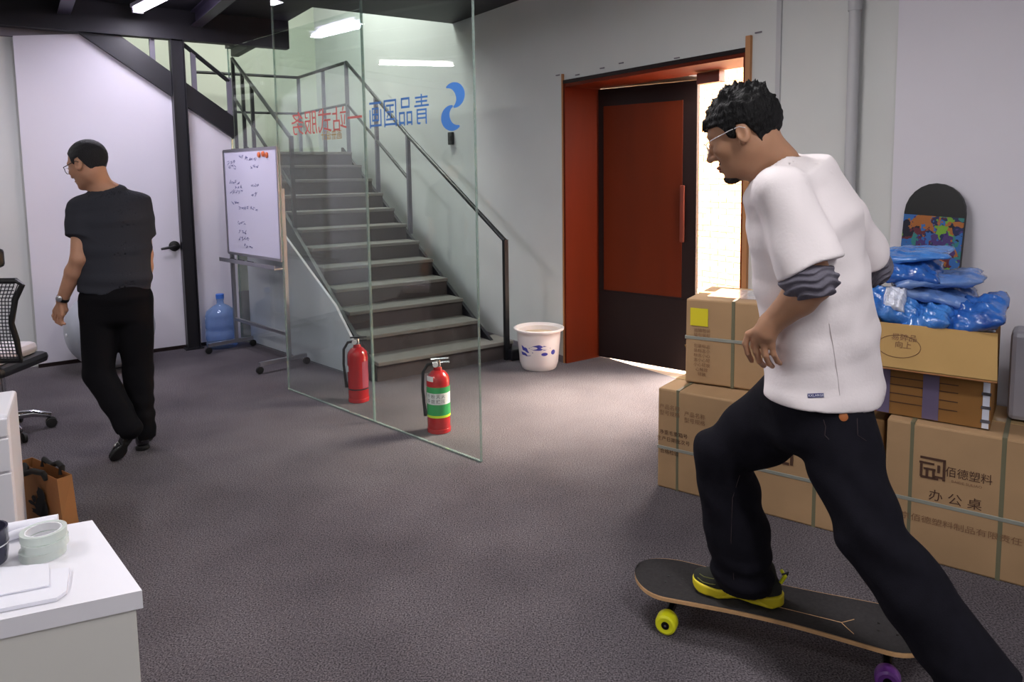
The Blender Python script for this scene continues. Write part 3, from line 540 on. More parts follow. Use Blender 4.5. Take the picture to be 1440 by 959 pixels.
MB().lathe([(.1436, .038), (.1462, .046)], bc, Z, 40, cap=False).build('ring_line', M['bucketin'], bk)

gb = SL(1.64, -1.55, .325); bl = thing('exercise_ball', 'grey inflated exercise ball against the white wall behind the walking man', 'ball', gb)
mb = MB(); bmesh.ops.create_uvsphere(mb.bm, u_segments=40, v_segments=24, radius=.325, matrix=Matrix.Translation(gb)); mb.build('ball_shell', M['ball'], bl, smooth='all')
MB().lathe([(.012, -.004), (.012, .004), (.006, .007)], gb + Vector((-.2, -.256, 0)), Vector((-.2, -.256, 0)), 12).build('valve_plug', M['whitel'], bl)

# ================================================================== BOXES
B0 = Vector((.691, 3.417, 0)); BE, BN = Vector((.8, -.6, 0)), Vector((.6, .8, 0))
def BP(e, n, z=0.0): return B0 + BE * e + BN * n + Z * z
def carton(label, e0, e1, n0, n1, z0, z1, m='card', rot=0.0, group='cardboard boxes by the door', seam=True):
    c = BP((e0 + e1) / 2, (n0 + n1) / 2, z0); t = thing('cardboard_box', label, 'box', c, group); R = Matrix.Rotation(rot, 3, 'Z'); x, y = R @ BE, R @ BN
    w_, d_, h_ = e1 - e0, n1 - n0, z1 - z0
    mb = MB().box(c + Z * h_ / 2, x * w_, y * d_, Z * h_, .008)
    for v in mb.bm.verts:
        q = v.co - c; v.co += (x * math.sin(q.z * 9 + q.dot(x) * 3) + y * math.sin(q.dot(x) * 7 + 1)) * .003
    mb.build('carton', M[m], t)
    if seam: MB().box(c + Z * (h_ + .001), x * w_ * .99, y * .05, Z * .002).build('tape_seam', M['tape'], t)
    return t, c, x, y, w_, d_, h_
def straps(t, c, x, y, w_, d_, h_, es, zs, m='strapg', hw=.008):
    for e in es: MB().box(c + x * e + Z * h_ / 2, x * hw * 2, y * (d_ + .006), Z * (h_ + .006), .002).build('strap', M[m], t)
    for z in zs: MB().box(c + Z * z, x * (w_ + .008), y * (d_ + .008), Z * hw * 2, .002).build('strap', M['strap'], t)
def face_pt(c, x, y, d_, e, z): return c + x * e + Z * z - y * (d_ / 2)
# long lower-left carton
t, c, x, y, w_, d_, h_ = carton('long strapped cardboard box on the floor at the left end of the pile', .0, .84, .0, .43, 0, .488)
straps(t, c, x, y, w_, d_, h_, (-.32, .30), (.20,))
for e, z in ((-.37, .40), (-.245, .385)):
    for k in range(2): text_obj('printed_text', ('产品名称', '型号规格')[k], face_pt(c, x, y, d_, e + .01, z - k * .03), x, Z, .026, M['inkl'], t, lift=.004)
for k in range(3): text_obj('printed_text', ('净重毛重箱号', '生产日期批次号', '合格检验')[k], face_pt(c, x, y, d_, -.34 + (-.02 if k == 2 else 0), .275 - k * .032 - (.03 if k == 2 else 0)), x, Z, .024, M['ink'], t, lift=.004)
mb = MB(); o = face_pt(c, x, y, d_, .16, .29) - y * .0045
for (a, b, ww, hh) in ((0, .035, .10, .012), (.045, 0, .012, .08), (-.03, .012, .05, .01), (-.02, -.012, .012, .04), (.012, -.012, .012, .04), (-.03, -.036, .03, .012), (.02, -.036, .03, .012), (0, .0, .06, .01)): mb.box(o + x * a + Z * b, x * ww, y * .001, Z * hh)
mb.build('printed_logo', M['ink'], t); text_obj('printed_text', '上', face_pt(c, x, y, d_, .145, .385), x, Z, .05, M['ink'], t, lift=.004); text_obj('printed_text', '佰德', face_pt(c, x, y, d_, .28, .31), x, Z, .045, M['ink'], t, lift=.004)
# upper-left carton with sticker
t, c, x, y, w_, d_, h_ = carton('strapped cardboard box with a yellow square sticker, on top of the long box', .05, .56, .17, .60, .495, .905, rot=math.radians(6))
straps(t, c, x, y, w_, d_, h_, (-.03,), (.222,))
MB().box(face_pt(c, x, y, d_, -.19, .325) - y * .004, x * .085, y * .002, Z * .085).build('sticker', M['sticker'], t)
for k in range(9): text_obj('printed_text', '运输包装标志小心轻放'[k:k + 4], face_pt(c, x, y, d_, -.175, .26 - k * .023 - (.03 if k > 1 else 0)), x, Z, .02, M['inkl'], t, lift=.004)
MB().box(c + Z * (h_ + .004), x * w_ * .7, y * d_ * .6, Z * .003).build('clear_film', M['filmw'], t)
# small open carton behind
t, c, x, y, w_, d_, h_ = carton('small open-flapped cardboard box behind the left boxes, next to the door gap', -.13, .24, .65, .93, 0, .50, m='card2', seam=False)
for sg in (-1, 1):
    MB().prism([c + Z * h_ + y * sg * d_ / 2 - x * w_ / 2, c + Z * h_ + y * sg * d_ / 2 + x * w_ / 2, c + Z * (h_ + .06) + y * sg * (d_ / 2 + .05) + x * w_ / 2, c + Z * (h_ + .06) + y * sg * (d_ / 2 + .05) - x * w_ / 2], y * .004).build('flap', M['card2'], t)
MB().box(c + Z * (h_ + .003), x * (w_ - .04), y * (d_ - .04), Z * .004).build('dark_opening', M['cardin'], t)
# dark narrow carton in the gap
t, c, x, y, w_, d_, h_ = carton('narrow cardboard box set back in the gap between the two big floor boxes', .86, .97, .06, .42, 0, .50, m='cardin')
# big lower-right carton
t, c, x, y, w_, d_, h_ = carton('large strapped cardboard box on the floor at the right edge, with a square logo', .995, 1.78, -.035, .40, 0, .540)
straps(t, c, x, y, w_, d_, h_, (-.305, -.01), (.235,))
mb = MB(); o = face_pt(c, x, y, d_, -.232, .375) - y * .0045
for (a, b, ww, hh) in ((0, .038, .085, .009), (-.02, .018, .05, .008), (.038, 0, .009, .08), (-.038, -.008, .009, .06), (-.01, -.004, .04, .008), (.004, -.02, .009, .035), (-.018, -.02, .009, .035), (-.01, -.038, .06, .009), (.02, .002, .009, .03), (.02, -.03, .03, .008)): mb.box(o + x * a + Z * b, x * ww, y * .001, Z * hh)
mb.build('printed_logo', M['ink'], t)
text_obj('printed_text', '佰德塑料', face_pt(c, x, y, d_, -.115, .372), x, Z, .042, M['ink'], t, lift=.004, squash=.9)
text_obj('printed_text', 'BAIDE SULIAO', face_pt(c, x, y, d_, -.12, .34), x, Z, .014, M['inkl'], t, lift=.004, squash=1.1)
text_obj('printed_text', '办 公 桌', face_pt(c, x, y, d_, -.155, .268), x, Z, .047, M['ink'], t, lift=.004, squash=1.05)
text_obj('printed_text', '北京佰德塑料制品有限责任公司', face_pt(c, x, y, d_, -.12, .165), x, Z, .03, M['inkl'], t, lift=.004, squash=1.2)
mb = MB(); o = face_pt(c, x, y, d_, .105, .405) - y * .0045
ring = [(.030 * math.cos(a), .030 * math.sin(a)) for a in [2 * math.pi * k / 20 for k in range(20)]]; mb.poly([o + x * u + Z * v for u, v in ring])
for (a, b, ww, hh) in ((0, .04, .085, .005), (0, -.04, .085, .005), (-.04, 0, .005, .08), (.04, 0, .005, .08), (0, -.062, .06, .01)): mb.box(o + x * a + Z * b, x * ww, y * .001, Z * hh)
mb.build('printed_emblem', M['inkb'], t); text_obj('emblem_mark', 'S', o + x * 0, x, Z, .05, M['card'], t, lift=.001)
# box at far right on top
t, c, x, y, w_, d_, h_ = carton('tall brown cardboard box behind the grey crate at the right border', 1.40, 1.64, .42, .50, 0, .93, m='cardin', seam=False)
gpn = thing('grey_panel', 'grey plastic crate with black loop handle on the large box at the right edge', 'crate', BP(1.6, .2, .545))
MB().box(BP(1.6, .26, .72), BE * .46, BN * .16, Z * .345, .02).build('crate_body', M['greyp'], gpn)
MB().tube([BP(1.505, .168, .555), BP(1.49, .15, .60), BP(1.52, .15, .645), BP(1.58, .15, .65), BP(1.62, .16, .60), BP(1.62, .168, .555)], .007, 8).build('loop_handle', M['rubber'], gpn, smooth=True)
MB().box(BP(1.66, .172, .63), BE * .09, BN * .012, Z * .16, .004).build('dark_plate', M['black'], gpn)
# open carton holding the packages
c = BP(1.112, .20, .545); t = thing('cardboard_box', 'open cardboard box with folded-out front flap and purple tape, full of blue packages', 'box', c, 'cardboard boxes by the door'); x, y = BE, BN
w_, d_, h_ = .43, .36, .36; th = .006
mb = MB(); mb.box(c + Z * .004, x * w_, y * d_, Z * .008)
for sg in (-1, 1): mb.box(c + Z * h_ / 2 + y * sg * (d_ / 2 - th / 2), x * w_, y * th, Z * h_); mb.box(c + Z * h_ / 2 + x * sg * (w_ / 2 - th / 2), x * th, y * d_, Z * h_)
mb.build('carton', M['card3'], t)
f0 = c + Z * h_ - y * d_ / 2; f1 = c + Z * (h_ - .155) - y * (d_ / 2 + .085)
fl = MB().prism([f0 - x * w_ / 2, f0 + x * (w_ / 2 + .01), f1 + x * (w_ / 2 + .02), f1 - x * (w_ / 2)], (-y * .5 + Z * .9).normalized() * .006).build('front_flap', M['card2'], t)
MB().prism([f1 - x * w_ / 2 - Z * .004, f1 + x * (w_ / 2 + .02) - Z * .004, f1 + x * (w_ / 2 + .01) + y * .02 - Z * .012, f1 - x * w_ / 2 + y * .02 - Z * .012], Z * .005).build('flap_edge', M['edge'], t)
for e, m_, ww in ((-.145, 'tapep', .045), (-.178, 'taper', .02), (.02, 'tapep', .055), (.2, 'whitep', .022)): MB().box(c + x * e + Z * .115 - y * (d_ / 2 + .002), x * ww, y * .003, Z * .225).build('tape_strip', M[m_], t)
for k in range(4): MB().box(c + x * .2 + Z * (.03 + k * .052) - y * (d_ / 2 + .004), x * .03, y * .003, Z * .012).build('tape_crease', M['chrome'], t)
for z_ in (.05, .085, .12, .15): MB().box(c - x * .04 + Z * z_ - y * (d_ / 2 + .0008), x * .30, y * .002, Z * .003).build('score_line', M['ink'], t)
fx, fz = x, (f0 - f1).normalized(); fo = (f0 + f1) / 2; fn = fx.cross(fz); fn = fn if fn.y < 0 else -fn
mb = MB(); ov = [(.075 * math.cos(a), .045 * math.sin(a)) for a in [2 * math.pi * k / 30 for k in range(31)]]
mb.tube([fo - x * .09 + fx * u + fz * v + fn * .0065 for u, v in ov], .0012, 5); mb.build('pen_mark', M['inkl'], fl)
text_obj('pen_text', '易碎品\n向上', fo - x * .075 + fz * .02 + fn * .0062, fx, fz, .03, M['inkl'], fl, lift=.001)

# blue plastic packages
def pillow(c, x, y, sx, sy, sz, seed, m, label, tiltx=0.0, tilty=0.0, roll=0.0):
    r = random.Random(seed); c = Vector(c); ph = [r.uniform(0, 6) for _ in range(8)]
    x = Vector(x).normalized(); y = Vector(y).normalized(); z = x.cross(y).normalized()
    Rm = Matrix.Rotation(tiltx, 3, x) @ Matrix.Rotation(tilty, 3, y) @ Matrix.Rotation(roll, 3, z); x, y, z = Rm @ x, Rm @ y, Rm @ z
    t = thing('wrapped_package', label, 'package', c, 'blue packages in the open box'); mb = MB(); n = 30; top, bot = [], []
    for side, st_ in ((1, top), (-1, bot)):
        for i in range(n + 1):
            row = []
            for j in range(n + 1):
                u, v = 2 * i / n - 1, 2 * j / n - 1; e = max(0, (1 - abs(u) ** 4)) ** .5 * max(0, (1 - abs(v) ** 4)) ** .5
                cr = .14 * math.sin(7 * u + 5 * v + ph[0]) * math.sin(6 * v - 3 * u + ph[1]) + .10 * math.sin(15 * u + 9 * v + ph[2]) * math.sin(11 * v + ph[3]) + .06 * abs(math.sin(19 * (u * math.cos(ph[4]) + v * math.sin(ph[4])) + ph[5]))
                hh = side * sz * e * (.72 + cr * 1.6); ed = 1 + .04 * math.sin(5 * v + ph[6]) * abs(u) + .04 * math.sin(6 * u + ph[7]) * abs(v)
                row.append(mb.bm.verts.new(c + x * u * sx * ed + y * v * sy * ed + z * (hh + .1 * sz * math.sin(3 * u + 2 * v + ph[0]))))
            st_.append(row)
    for i in range(n):
        for j in range(n): mb.bm.faces.new((top[i][j], top[i + 1][j], top[i + 1][j + 1], top[i][j + 1])); mb.bm.faces.new((bot[i][j], bot[i][j + 1], bot[i + 1][j + 1], bot[i + 1][j]))
    bmesh.ops.remove_doubles(mb.bm, verts=mb.bm.verts, dist=.0004); mb.build('wrapping', M[m], t, smooth='all'); return t
pk = lambda e, n, z: BP(e, n, z)
pillow(pk(1.11, .21, .80), BE, BN, .155, .13, .05, 1, 'blue2', 'blue package lowest in the open box, mostly below the rim')
pillow(pk(.975, .11, .965), BE, BN, .10, .09, .052, 2, 'blue', 'bright blue glossy package at the left front corner of the open box', tilty=.25, tiltx=.5)
pillow(pk(.985, .08, .995), BE, BN, .04, .055, .035, 11, 'whitep', 'white shiny package wrap at the left, beside the grey sleeve', tiltx=.8)
pillow(pk(1.10, .10, .935), BE, BN, .09, .09, .042, 3, 'blue', 'small blue package in the middle front, with a pale shiny corner', tilty=-.25, tiltx=.35)
pillow(pk(1.245, .11, .955), BE, BN, .125, .11, .045, 4, 'blue2', 'blue package sticking up at the right front of the open box', tilty=-.42, tiltx=.45)
pillow(pk(1.10, .20, 1.02), BE, BN, .15, .10, .035, 5, 'bluegrey', 'grey-blue folded package lying in the middle of the heap', tilty=.12, tiltx=.2)
pillow(pk(1.12, .19, 1.075), BE, BN, .16, .09, .028, 6, 'bluegrey', 'pale grey-blue package pointing right, second from the top of the heap', tilty=-.10, tiltx=.15, roll=.15)
pillow(pk(.99, .20, 1.105), BE, BN, .14, .10, .045, 7, 'blue2', 'deep blue crumpled package second from top, at the left of the heap', tilty=.05, tiltx=.3)
pillow(pk(1.01, .22, 1.165), BE, BN, .15, .09, .022, 8, 'blue', 'flat blue package on the very top of the heap', tilty=-.12, tiltx=.2)
pillow(pk(1.275, .12, .935), BE, BN, .05, .07, .03, 9, 'whitep', 'clear wrapped package at the right rear corner of the open box', tiltx=.4)

# snowboard leaning on the wall
sb0 = SL(-3.28, DW - .06, 0); sbx = -W; lean = .12
def SB(u, v, off=0): return SL(-3.285, DW - .052 - .19, 0) + sbx * u + Z * v + D * (v / 1.43 * .17 ) - D * off + Z * .0
sn = thing('snowboard', 'black snowboard with a multicoloured band, leaning on the white wall behind the boxes', 'snowboard', SB(0, 0))
out = []; hw = .135
for k in range(13): a = math.pi * k / 12; out.append((hw * math.cos(a), 1.30 + .135 * math.sin(a)))
for k in range(13): a = math.pi + math.pi * k / 12; out.append((hw * math.cos(a), .135 + .13 * math.sin(a)))
n_ = (SB(0, 1) - SB(0, 0)).normalized().cross(sbx); n_ = n_ if n_.y < 0 else -n_
MB().prism([SB(u, v + .01) for u, v in out], -n_ * .014).build('deck', M['black'], sn)
MB().prism([SB(u, v) + n_ * .0005 for u, v in ((-.133, .98), (.1, .98), (.133, 1.05), (.134, 1.29), (-.134, 1.30))], n_ * .001).build('graphic_band', M['graphic'], sn)
for v_ in (.75, .5): MB().box(SB(0, v_) + n_ * .02, sbx * .2, n_ * .04, Z * .09, .012).build('binding', M['rubber'], sn)

# ================================================================== DESK CORNER, CABINET, BAG, CHAIR
K0 = Vector((-.703, 1.304, 0)); KR = Vector((-.667, .745, 0)); KF = Vector((-.921, -.39, 0)).normalized(); HD = .75
dk = thing('white_desk', 'white laminate desk corner in the left foreground with papers and tape on it', 'desk', K0)
dl, dd = 1.3, .385
MB().prism([K0 + Z * (HD - .035), K0 + KF * dl + Z * (HD - .035), K0 + KF * dl + KR * dd + Z * (HD - .035), K0 + KR * dd + Z * (HD - .035)], Z * .035).build('desk_top', M['desk'], dk)
i_ = .006
MB().prism([K0 + KF * .012 + KR * i_ , K0 + KF * dl + KR * i_, K0 + KF * dl + KR * (i_ + .02), K0 + KF * .012 + KR * (i_ + .02)], Z * (HD - .036)).build('front_panel', M['deskside'], dk)
MB().prism([K0 + KF * .006 + KR * (i_ + .021), K0 + KF * .03 + KR * (i_ + .021), K0 + KF * .03 + KR * (dd - .01), K0 + KF * .006 + KR * (dd - .01)], Z * (HD - .036)).build('side_panel', M['deskside'], dk)
def sheet(name, label, pts, z, th):
    mb = MB(); mb.prism([Vector((p[0], p[1], HD + z)) for p in pts], Z * th); return tag(mb.build(name, M['paper']), label, 'paper')
def PF(px, py, z):                                 # point of the place at height z on the line of sight of a pixel
    d = ((px - PPX) / F_PX) * CR - ((py - PPY) / F_PX) * CU + CF
    return Vector((0, 0, CAM_H)) + d * ((z - CAM_H) / d.z)
lf = lambda q: q + KF * .14
pa = [PF(98, 803, HD), PF(94, 836, HD), PF(80, 846, HD), PF(0, 862, HD)]
sheet('paper_stack', 'lower stack of white sheets on the desk, with a rounded right corner', pa + [lf(pa[3]), lf(PF(0, 812, HD)), PF(0, 812, HD)], .001, .007)
pb = [PF(69, 800, HD), PF(70, 831, HD), PF(0, 845, HD)]
sheet('paper_sheet', 'upper white sheet lying crosswise on the stack of sheets on the desk', pb + [lf(pb[2]), lf(PF(0, 806, HD)), PF(0, 806, HD)], .009, .003)
tc = PF(61, 780, HD)
for k in range(3):
    c = tc + Vector((.004 * (k % 2), .003 * k, .0012 + k * .0172)); t = thing('tape_roll', ('bottom', 'middle', 'top')[k] + ' roll of clear packing tape in the stack on the desk', 'tape', c, 'tape rolls on the desk')
    MB().lathe([(.034, 0), (.042, .0), (.042, .0165), (.034, .0165), (.034, 0)], c, Z, 36, cap=False).build('tape_winding', M['tapedesk'], t, smooth=True)
    MB().lathe([(.0305, .0005), (.0335, .0005), (.0335, .016), (.0305, .016), (.0305, .0005)], c, Z, 36, cap=False).build('core', M['whitel'], t, smooth=True)
c = PF(-19, 795, HD); t = thing('dark_mug', 'dark violet cup with a pale rim line at the left edge of the desk', 'cup', c)
MB().lathe([(.03, 0.001), (.036, .006), (.040, .03), (.041, .075), (.037, .075), (.034, .01), (.0001, .008)], c, Z, 28, cap=False).build('cup_body', M['mug'], t, smooth=True)
MB().lathe([(.0408, .042), (.0412, .045)], c, Z, 28, cap=False).build('pale_line', M['whitel'], t)
t = thing('rolled_paper', 'rolled white paper lying at the back edge of the desk behind the tape', 'paper', Vector((-1.08, 1.53, HD)))
MB().tube([Vector((-1.20, 1.475, HD + .014)), Vector((-1.10, 1.525, HD + .015)), Vector((-1.02, 1.565, HD + .014))], .013, 14).build('roll', M['paper'], t, smooth=True)
MB().tube([Vector((-1.10, 1.475, HD + .010)), Vector((-1.075, 1.505, HD + .012)), Vector((-1.015, 1.545, HD + .02))], [.008, .010, .008], 12).build('loose_end', M['paper'], t, smooth=True)

cb = Vector((-2.235, 3.05, 0)); ck = Vector((.30, -.95, 0)).normalized(); cl = Vector((-.95, -.30, 0)).normalized()
cabn = thing('drawer_cabinet', 'white drawer pedestal at the left edge in front of the office chair', 'cabinet', cb)
q0 = Vector((-1.845, 2.60, 0)); qx = Vector((-.866, -.5, 0)); qy = Vector((-.5, .866, 0))
cabn.location = q0; ORG[cabn.name] = q0
MB().box(q0 + qx * .2 + qy * .18 + Z * .345, qx * .40, qy * .36, Z * .65, .012).build('carcass', M['desk'], cabn)
for z0, z1 in ((.03, .455), (.46, .585), (.59, .66)):
    dw = MB().box(q0 + qx * .2 - qy * .008 + Z * (z0 + z1) / 2, qx * .392, qy * .016, Z * (z1 - z0 - .004), .003).build('drawer', M['desk'], cabn)
    MB().box(q0 + qx * .2 - qy * .024 + Z * (z1 - .035), qx * .12, qy * .012, Z * .012, .003).build('pull', M['alu'], dw)
for a_ in (.03, .37):
    for b_ in (.05, .31): MB().lathe([(.012, 0), (.02, .002), (.02, .022), (.012, .024)], q0 + qx * a_ + qy * b_ + Z * .02, qx, 12).build('caster', M['rubber'], cabn, smooth=True)

bg0 = Vector((-1.93, 2.98, 0)); kb = thing('paper_bag', 'brown kraft paper bag with black handles and a black splashed print, behind the desk', 'bag', bg0)
T = [PF(25, 649, .30), PF(80, 674, .30), PF(101, 667, .30)]; T.append(T[0] + T[2] - T[1])
cen = sum(T, Vector()) / 4; Bt = [cen + (p - cen) * 1.22 for p in T]
for p in Bt: p.z = .002
mb = MB(); tv = [mb.bm.verts.new(p) for p in T]; bv = [mb.bm.verts.new(p) for p in Bt]; md = [mb.bm.verts.new((a * .45 + b * .55) + (a - cen).normalized() * (.012 if i % 2 else -.006)) for i, (a, b) in enumerate(zip(T, Bt))]
for i in range(4): j = (i + 1) % 4; mb.bm.faces.new((bv[i], bv[j], md[j], md[i])); mb.bm.faces.new((md[i], md[j], tv[j], tv[i]))
mb.bm.faces.new(bv[::-1]); bo_ = mb.build('bag_body', M['kraft'], kb)
sol = bo_.modifiers.new('paper', 'SOLIDIFY'); sol.thickness = .003
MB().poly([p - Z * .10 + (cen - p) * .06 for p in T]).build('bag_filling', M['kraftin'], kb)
for i, j, dz in ((0, 1, 1), (3, 2, 1)):
    a_, b_ = T[i].lerp(T[j], .28), T[i].lerp(T[j], .74); out_ = (T[1] - T[2]).normalized() * (.03 if i == 0 else -.01)
    MB().tube([a_ - Z * .02, a_ + Z * .01 + out_ * .5, a_.lerp(b_, .3) - Z * .01 + out_ * 1.2 , a_.lerp(b_, .7) + Z * .015 + out_, b_ + Z * .01 + out_ * .4, b_ - Z * .02], .012, 10).build('cord_handle', M['blackcloth'], kb, smooth=True)
fx = (T[1] - T[0]).normalized(); fu = (T[0] - Bt[0]).normalized(); fn = fx.cross(fu).normalized(); fn = fn if fn.y < 0 else -fn
mb = MB(); r9 = random.Random(5)
def FP(u, v): return (T[0].lerp(T[1], u)).lerp(Bt[0].lerp(Bt[1], u), v)
for (u, v, a, b) in ((.62, .30, .10, .10), (.60, .48, .13, .12), (.66, .66, .10, .10), (.55, .60, .16, .05), (.50, .85, .07, .10), (.70, .55, .07, .18), (.45, .42, .05, .05), (.40, .50, .10, .03)):
    pts = [FP(u + a * math.cos(t) * r9.uniform(.75, 1.2), v + b * math.sin(t) * r9.uniform(.75, 1.2)) + fn * .009 for t in [2 * math.pi * k / 14 for k in range(14)]]
    mb.poly(pts)
mb.build('splash_print', M['blackcloth'], kb)

# office chair at the left edge
c0 = Vector((-3.05, 4.25, 0)); oc = thing('office_chair', 'black mesh-back office chair with a chrome star base, cut by the left edge', 'chair', c0)
for k in range(5):
    a = math.radians(36 + 72 * k); d_ = Vector((math.cos(a), math.sin(a), 0)); e = c0 + d_ * .24
    b_ = MB().tube([c0 + Z * .11, c0 + d_ * .15 + Z * .105, e + Z * .075], [.026, .022, .016], 10).build('base_arm', M['chrome'], oc, smooth=True)
    t_ = Vector((-d_.y, d_.x, 0))
    for sg in (-1, 1): MB().lathe([(.012, -.01), (.03, -.008), (.03, .008), (.012, .01)], e + Z * .03 + t_ * .018 * sg, t_, 16).build('caster', M['rubber'], oc, smooth=True)
MB().tube([c0 + Z * .10, c0 + Z * .40], .028, 14).build('gas_lift', M['chrome'], oc, smooth=True)
MB().box(c0 + Z * .43 + Vector((-.02, 0, 0)), (.38, 0, 0), (0, .44, 0), (0, 0, .07), .03).build('seat', M['black'], oc)
MB().box(c0 + Z * .50 + Vector((-.03, -.01, 0)), (.34, 0, 0), (0, .36, 0), (0, 0, .08), .035).build('cushion', M['seat'], oc)
fr = [(-.20, .50), (.20, .50), (.195, .62), (.175, .72), (.20, .85), (.235, .93), (.20, .955), (-.20, .955), (-.235, .93), (-.2, .85), (-.175, .72), (-.195, .62)]
bp = lambda u, z: c0 + Vector((u + .06, -.20 + (z - .7) ** 2 * .5, z))
MB().tube([bp(u, z) for u, z in fr], .016, 10, closed=True).build('back_frame', M['black'], oc, smooth=True)
mb = MB()
for i in range(20): u = -.19 + .38 * i / 19; mb.tube([bp(u * (1.12 if z > .85 else .95), z) for z in (.51, .62, .72, .85, .94)], .003, 4)
for i in range(22): z = .52 + .42 * i / 21; mb.tube([bp(-.19, z), bp(0, z) + Vector((0, .01, 0)), bp(.19, z)], .003, 4)
mb.build('mesh_back', M['mesh'], oc, kind='stuff')
MB().box(bp(0, 1.08) + Vector((-.03, 0, 0)), (.28, 0, 0), (0, .05, 0), (0, 0, .11), .022).build('headrest', M['black'], oc); MB().bar(bp(0, .94), bp(0, 1.06), .04, .02).build('headrest_post', M['black'], oc)

# ================================================================== LONGBOARD
LU = Vector((-.9, .434, 0)).normalized(); LV = Vector((-LU.y, LU.x, 0)); LV = LV if LV.y > 0 else -LV      # nose direction, far side
LC = Vector((.828, 2.235, 0)); lb = thing('longboard', 'longboard with black grip tape, pale wooden edge and yellow wheels under the riding man', 'skateboard', LC)
def LB(u, v, z=0.0): return LC + LU * u + LV * v + Z * z
DT = .122
def dz(u): return DT + .006 * math.cos(u * 3) + max(0, abs(u) - .34) ** 2 * 1.1
mb = MB(); top, bot, nu, nv = [], [], 44, 10; Lh = .455
for i in range(nu + 1):
    u = Lh * math.sin(math.pi / 2 * (2 * i / nu - 1)); e = abs(u) / Lh; hw = .118 * max(0, 1 - max(0, (e - .70) / .30) ** 2.0) ** .5 + .001; hw *= 1 - .10 * math.cos(u * 6.9) * (1 if abs(u) < .4 else 1)
    hw = max(hw, .002); rt, rb = [], []
    for j in range(nv + 1):
        v = (2 * j / nv - 1); z = dz(u) + .008 * v * v
        rt.append(mb.bm.verts.new(LB(u, v * hw, z))); rb.append(mb.bm.verts.new(LB(u, v * hw, z - .012)))
    top.append(rt); bot.append(rb)
for i in range(nu):
    for j in range(nv): mb.bm.faces.new((top[i][j], top[i][j + 1], top[i + 1][j + 1], top[i + 1][j])); mb.bm.faces.new((bot[i][j], bot[i + 1][j], bot[i + 1][j + 1], bot[i][j + 1]))
    for j in (0, nv): mb.bm.faces.new((top[i][j], bot[i][j], bot[i + 1][j], top[i + 1][j]))
for i in (0, nu):
    for j in range(nv): mb.bm.faces.new((top[i][j], top[i][j + 1], bot[i][j + 1], bot[i][j]))
tops = [[v.co.copy() for v in r] for r in top]
dk_ = mb.build('deck', M['wood'], lb, smooth=True)
mb = MB(); g = [[mb.bm.verts.new(p + (sum(r, Vector()) / len(r) - p) * .035 + Z * .0012) for p in r] for r in tops]
for A, B_ in zip(g, g[1:]):
    for j in range(nv): mb.bm.faces.new((A[j], A[j + 1], B_[j + 1], B_[j]))
gr = mb.build('grip_tape', M['grip'], lb, smooth=True)
mb = MB()
for a_, b_ in (((.06, -.02), (-.20, -.025)), ((-.20, -.025), (-.235, -.075)), ((-.20, -.025), (-.235, .01))): mb.tube([LB(u, v, dz(u) + .0016 + .008 * (v / .11) ** 2) for u, v in [(a_[0] + (b_[0] - a_[0]) * k / 6, a_[1] + (b_[1] - a_[1]) * k / 6) for k in range(7)]], .0014, 4)
mb.build('scored_line', M['wood'], gr)
for u_, near, far in ((.322, 'urey', 'urey'), (-.328, 'urep', 'urep')):
    tk = MB().box(LB(u_, 0, dz(u_) - .017), LU * .08, LV * .055, Z * .01, .003).box(LB(u_, 0, .082), LU * .035, LV * .05, Z * .04, .01).build('truck', M['truck'], lb)
    MB().box(LB(u_, 0, .052), LU * .026, LV * .15, Z * .026, .008).build('hanger', M['truck'], tk); MB().tube([LB(u_, -.125, .0355), LB(u_, .125, .0355)], .004, 8).build('axle', M['chrome'], tk, smooth=True)
    MB().lathe([(.013, -.012), (.014, .012)], LB(u_ + .015, 0, .068), Z, 14).build('bushing', M['urep'], tk, smooth=True)
    for v_, m_ in ((-.10, near), (.10, far)):
        wh = MB().lathe([(.014, -.022), (.026, -.025), (.033, -.021), (.0355, -.012), (.0355, .012), (.033, .021), (.026, .025), (.014, .022)], LB(u_, v_, .0355), LV, 32).build('wheel', M[m_], lb, smooth=True)
        for sg in (-1, 1): MB().lathe([(.004, .0), (.013, .001), (.013, .004)], LB(u_, v_ + sg * .0205, .0355), LV * sg, 16).build('bearing', M['truck'], wh, smooth=True)
    for du in (-.025, .025):
        for v_ in (-.02, .02): MB().lathe([(.0045, 0), (.004, .0015)], LB(u_ + du, v_, dz(u_) + .001), Z, 8).build('deck_bolt', M['truck'], lb)

# ================================================================== PEOPLE
def frame(F):                                       # rows: forward, left, up of a level frame heading F
    F = np.array([F[0], F[1], 0.0]); F /= np.linalg.norm(F); return np.stack([F, np.array([-F[1], F[0], 0]), np.array([0, 0, 1.0])])
def rot(R, pitch=0.0, yaw=0.0, roll=0.0):           # rotates a frame: pitch nods forward, yaw turns left, roll tips the left ear down
    c, s = math.cos(pitch), math.sin(pitch); P = np.array([[c, 0, -s], [0, 1, 0], [s, 0, c]])
    c, s = math.cos(yaw), math.sin(yaw); Y = np.array([[c, s, 0], [-s, c, 0], [0, 0, 1]]); c, s = math.cos(roll), math.sin(roll); Q = np.array([[1, 0, 0], [0, c, -s], [0, s, c]])
    return (P @ Y @ Q) @ R if False else P @ Q @ (Y @ R)
def tolocal(p, o, R, sc): return (((p - V3(o)) @ np.array(R, dtype=np.float32).T) / sc).astype(np.float32)
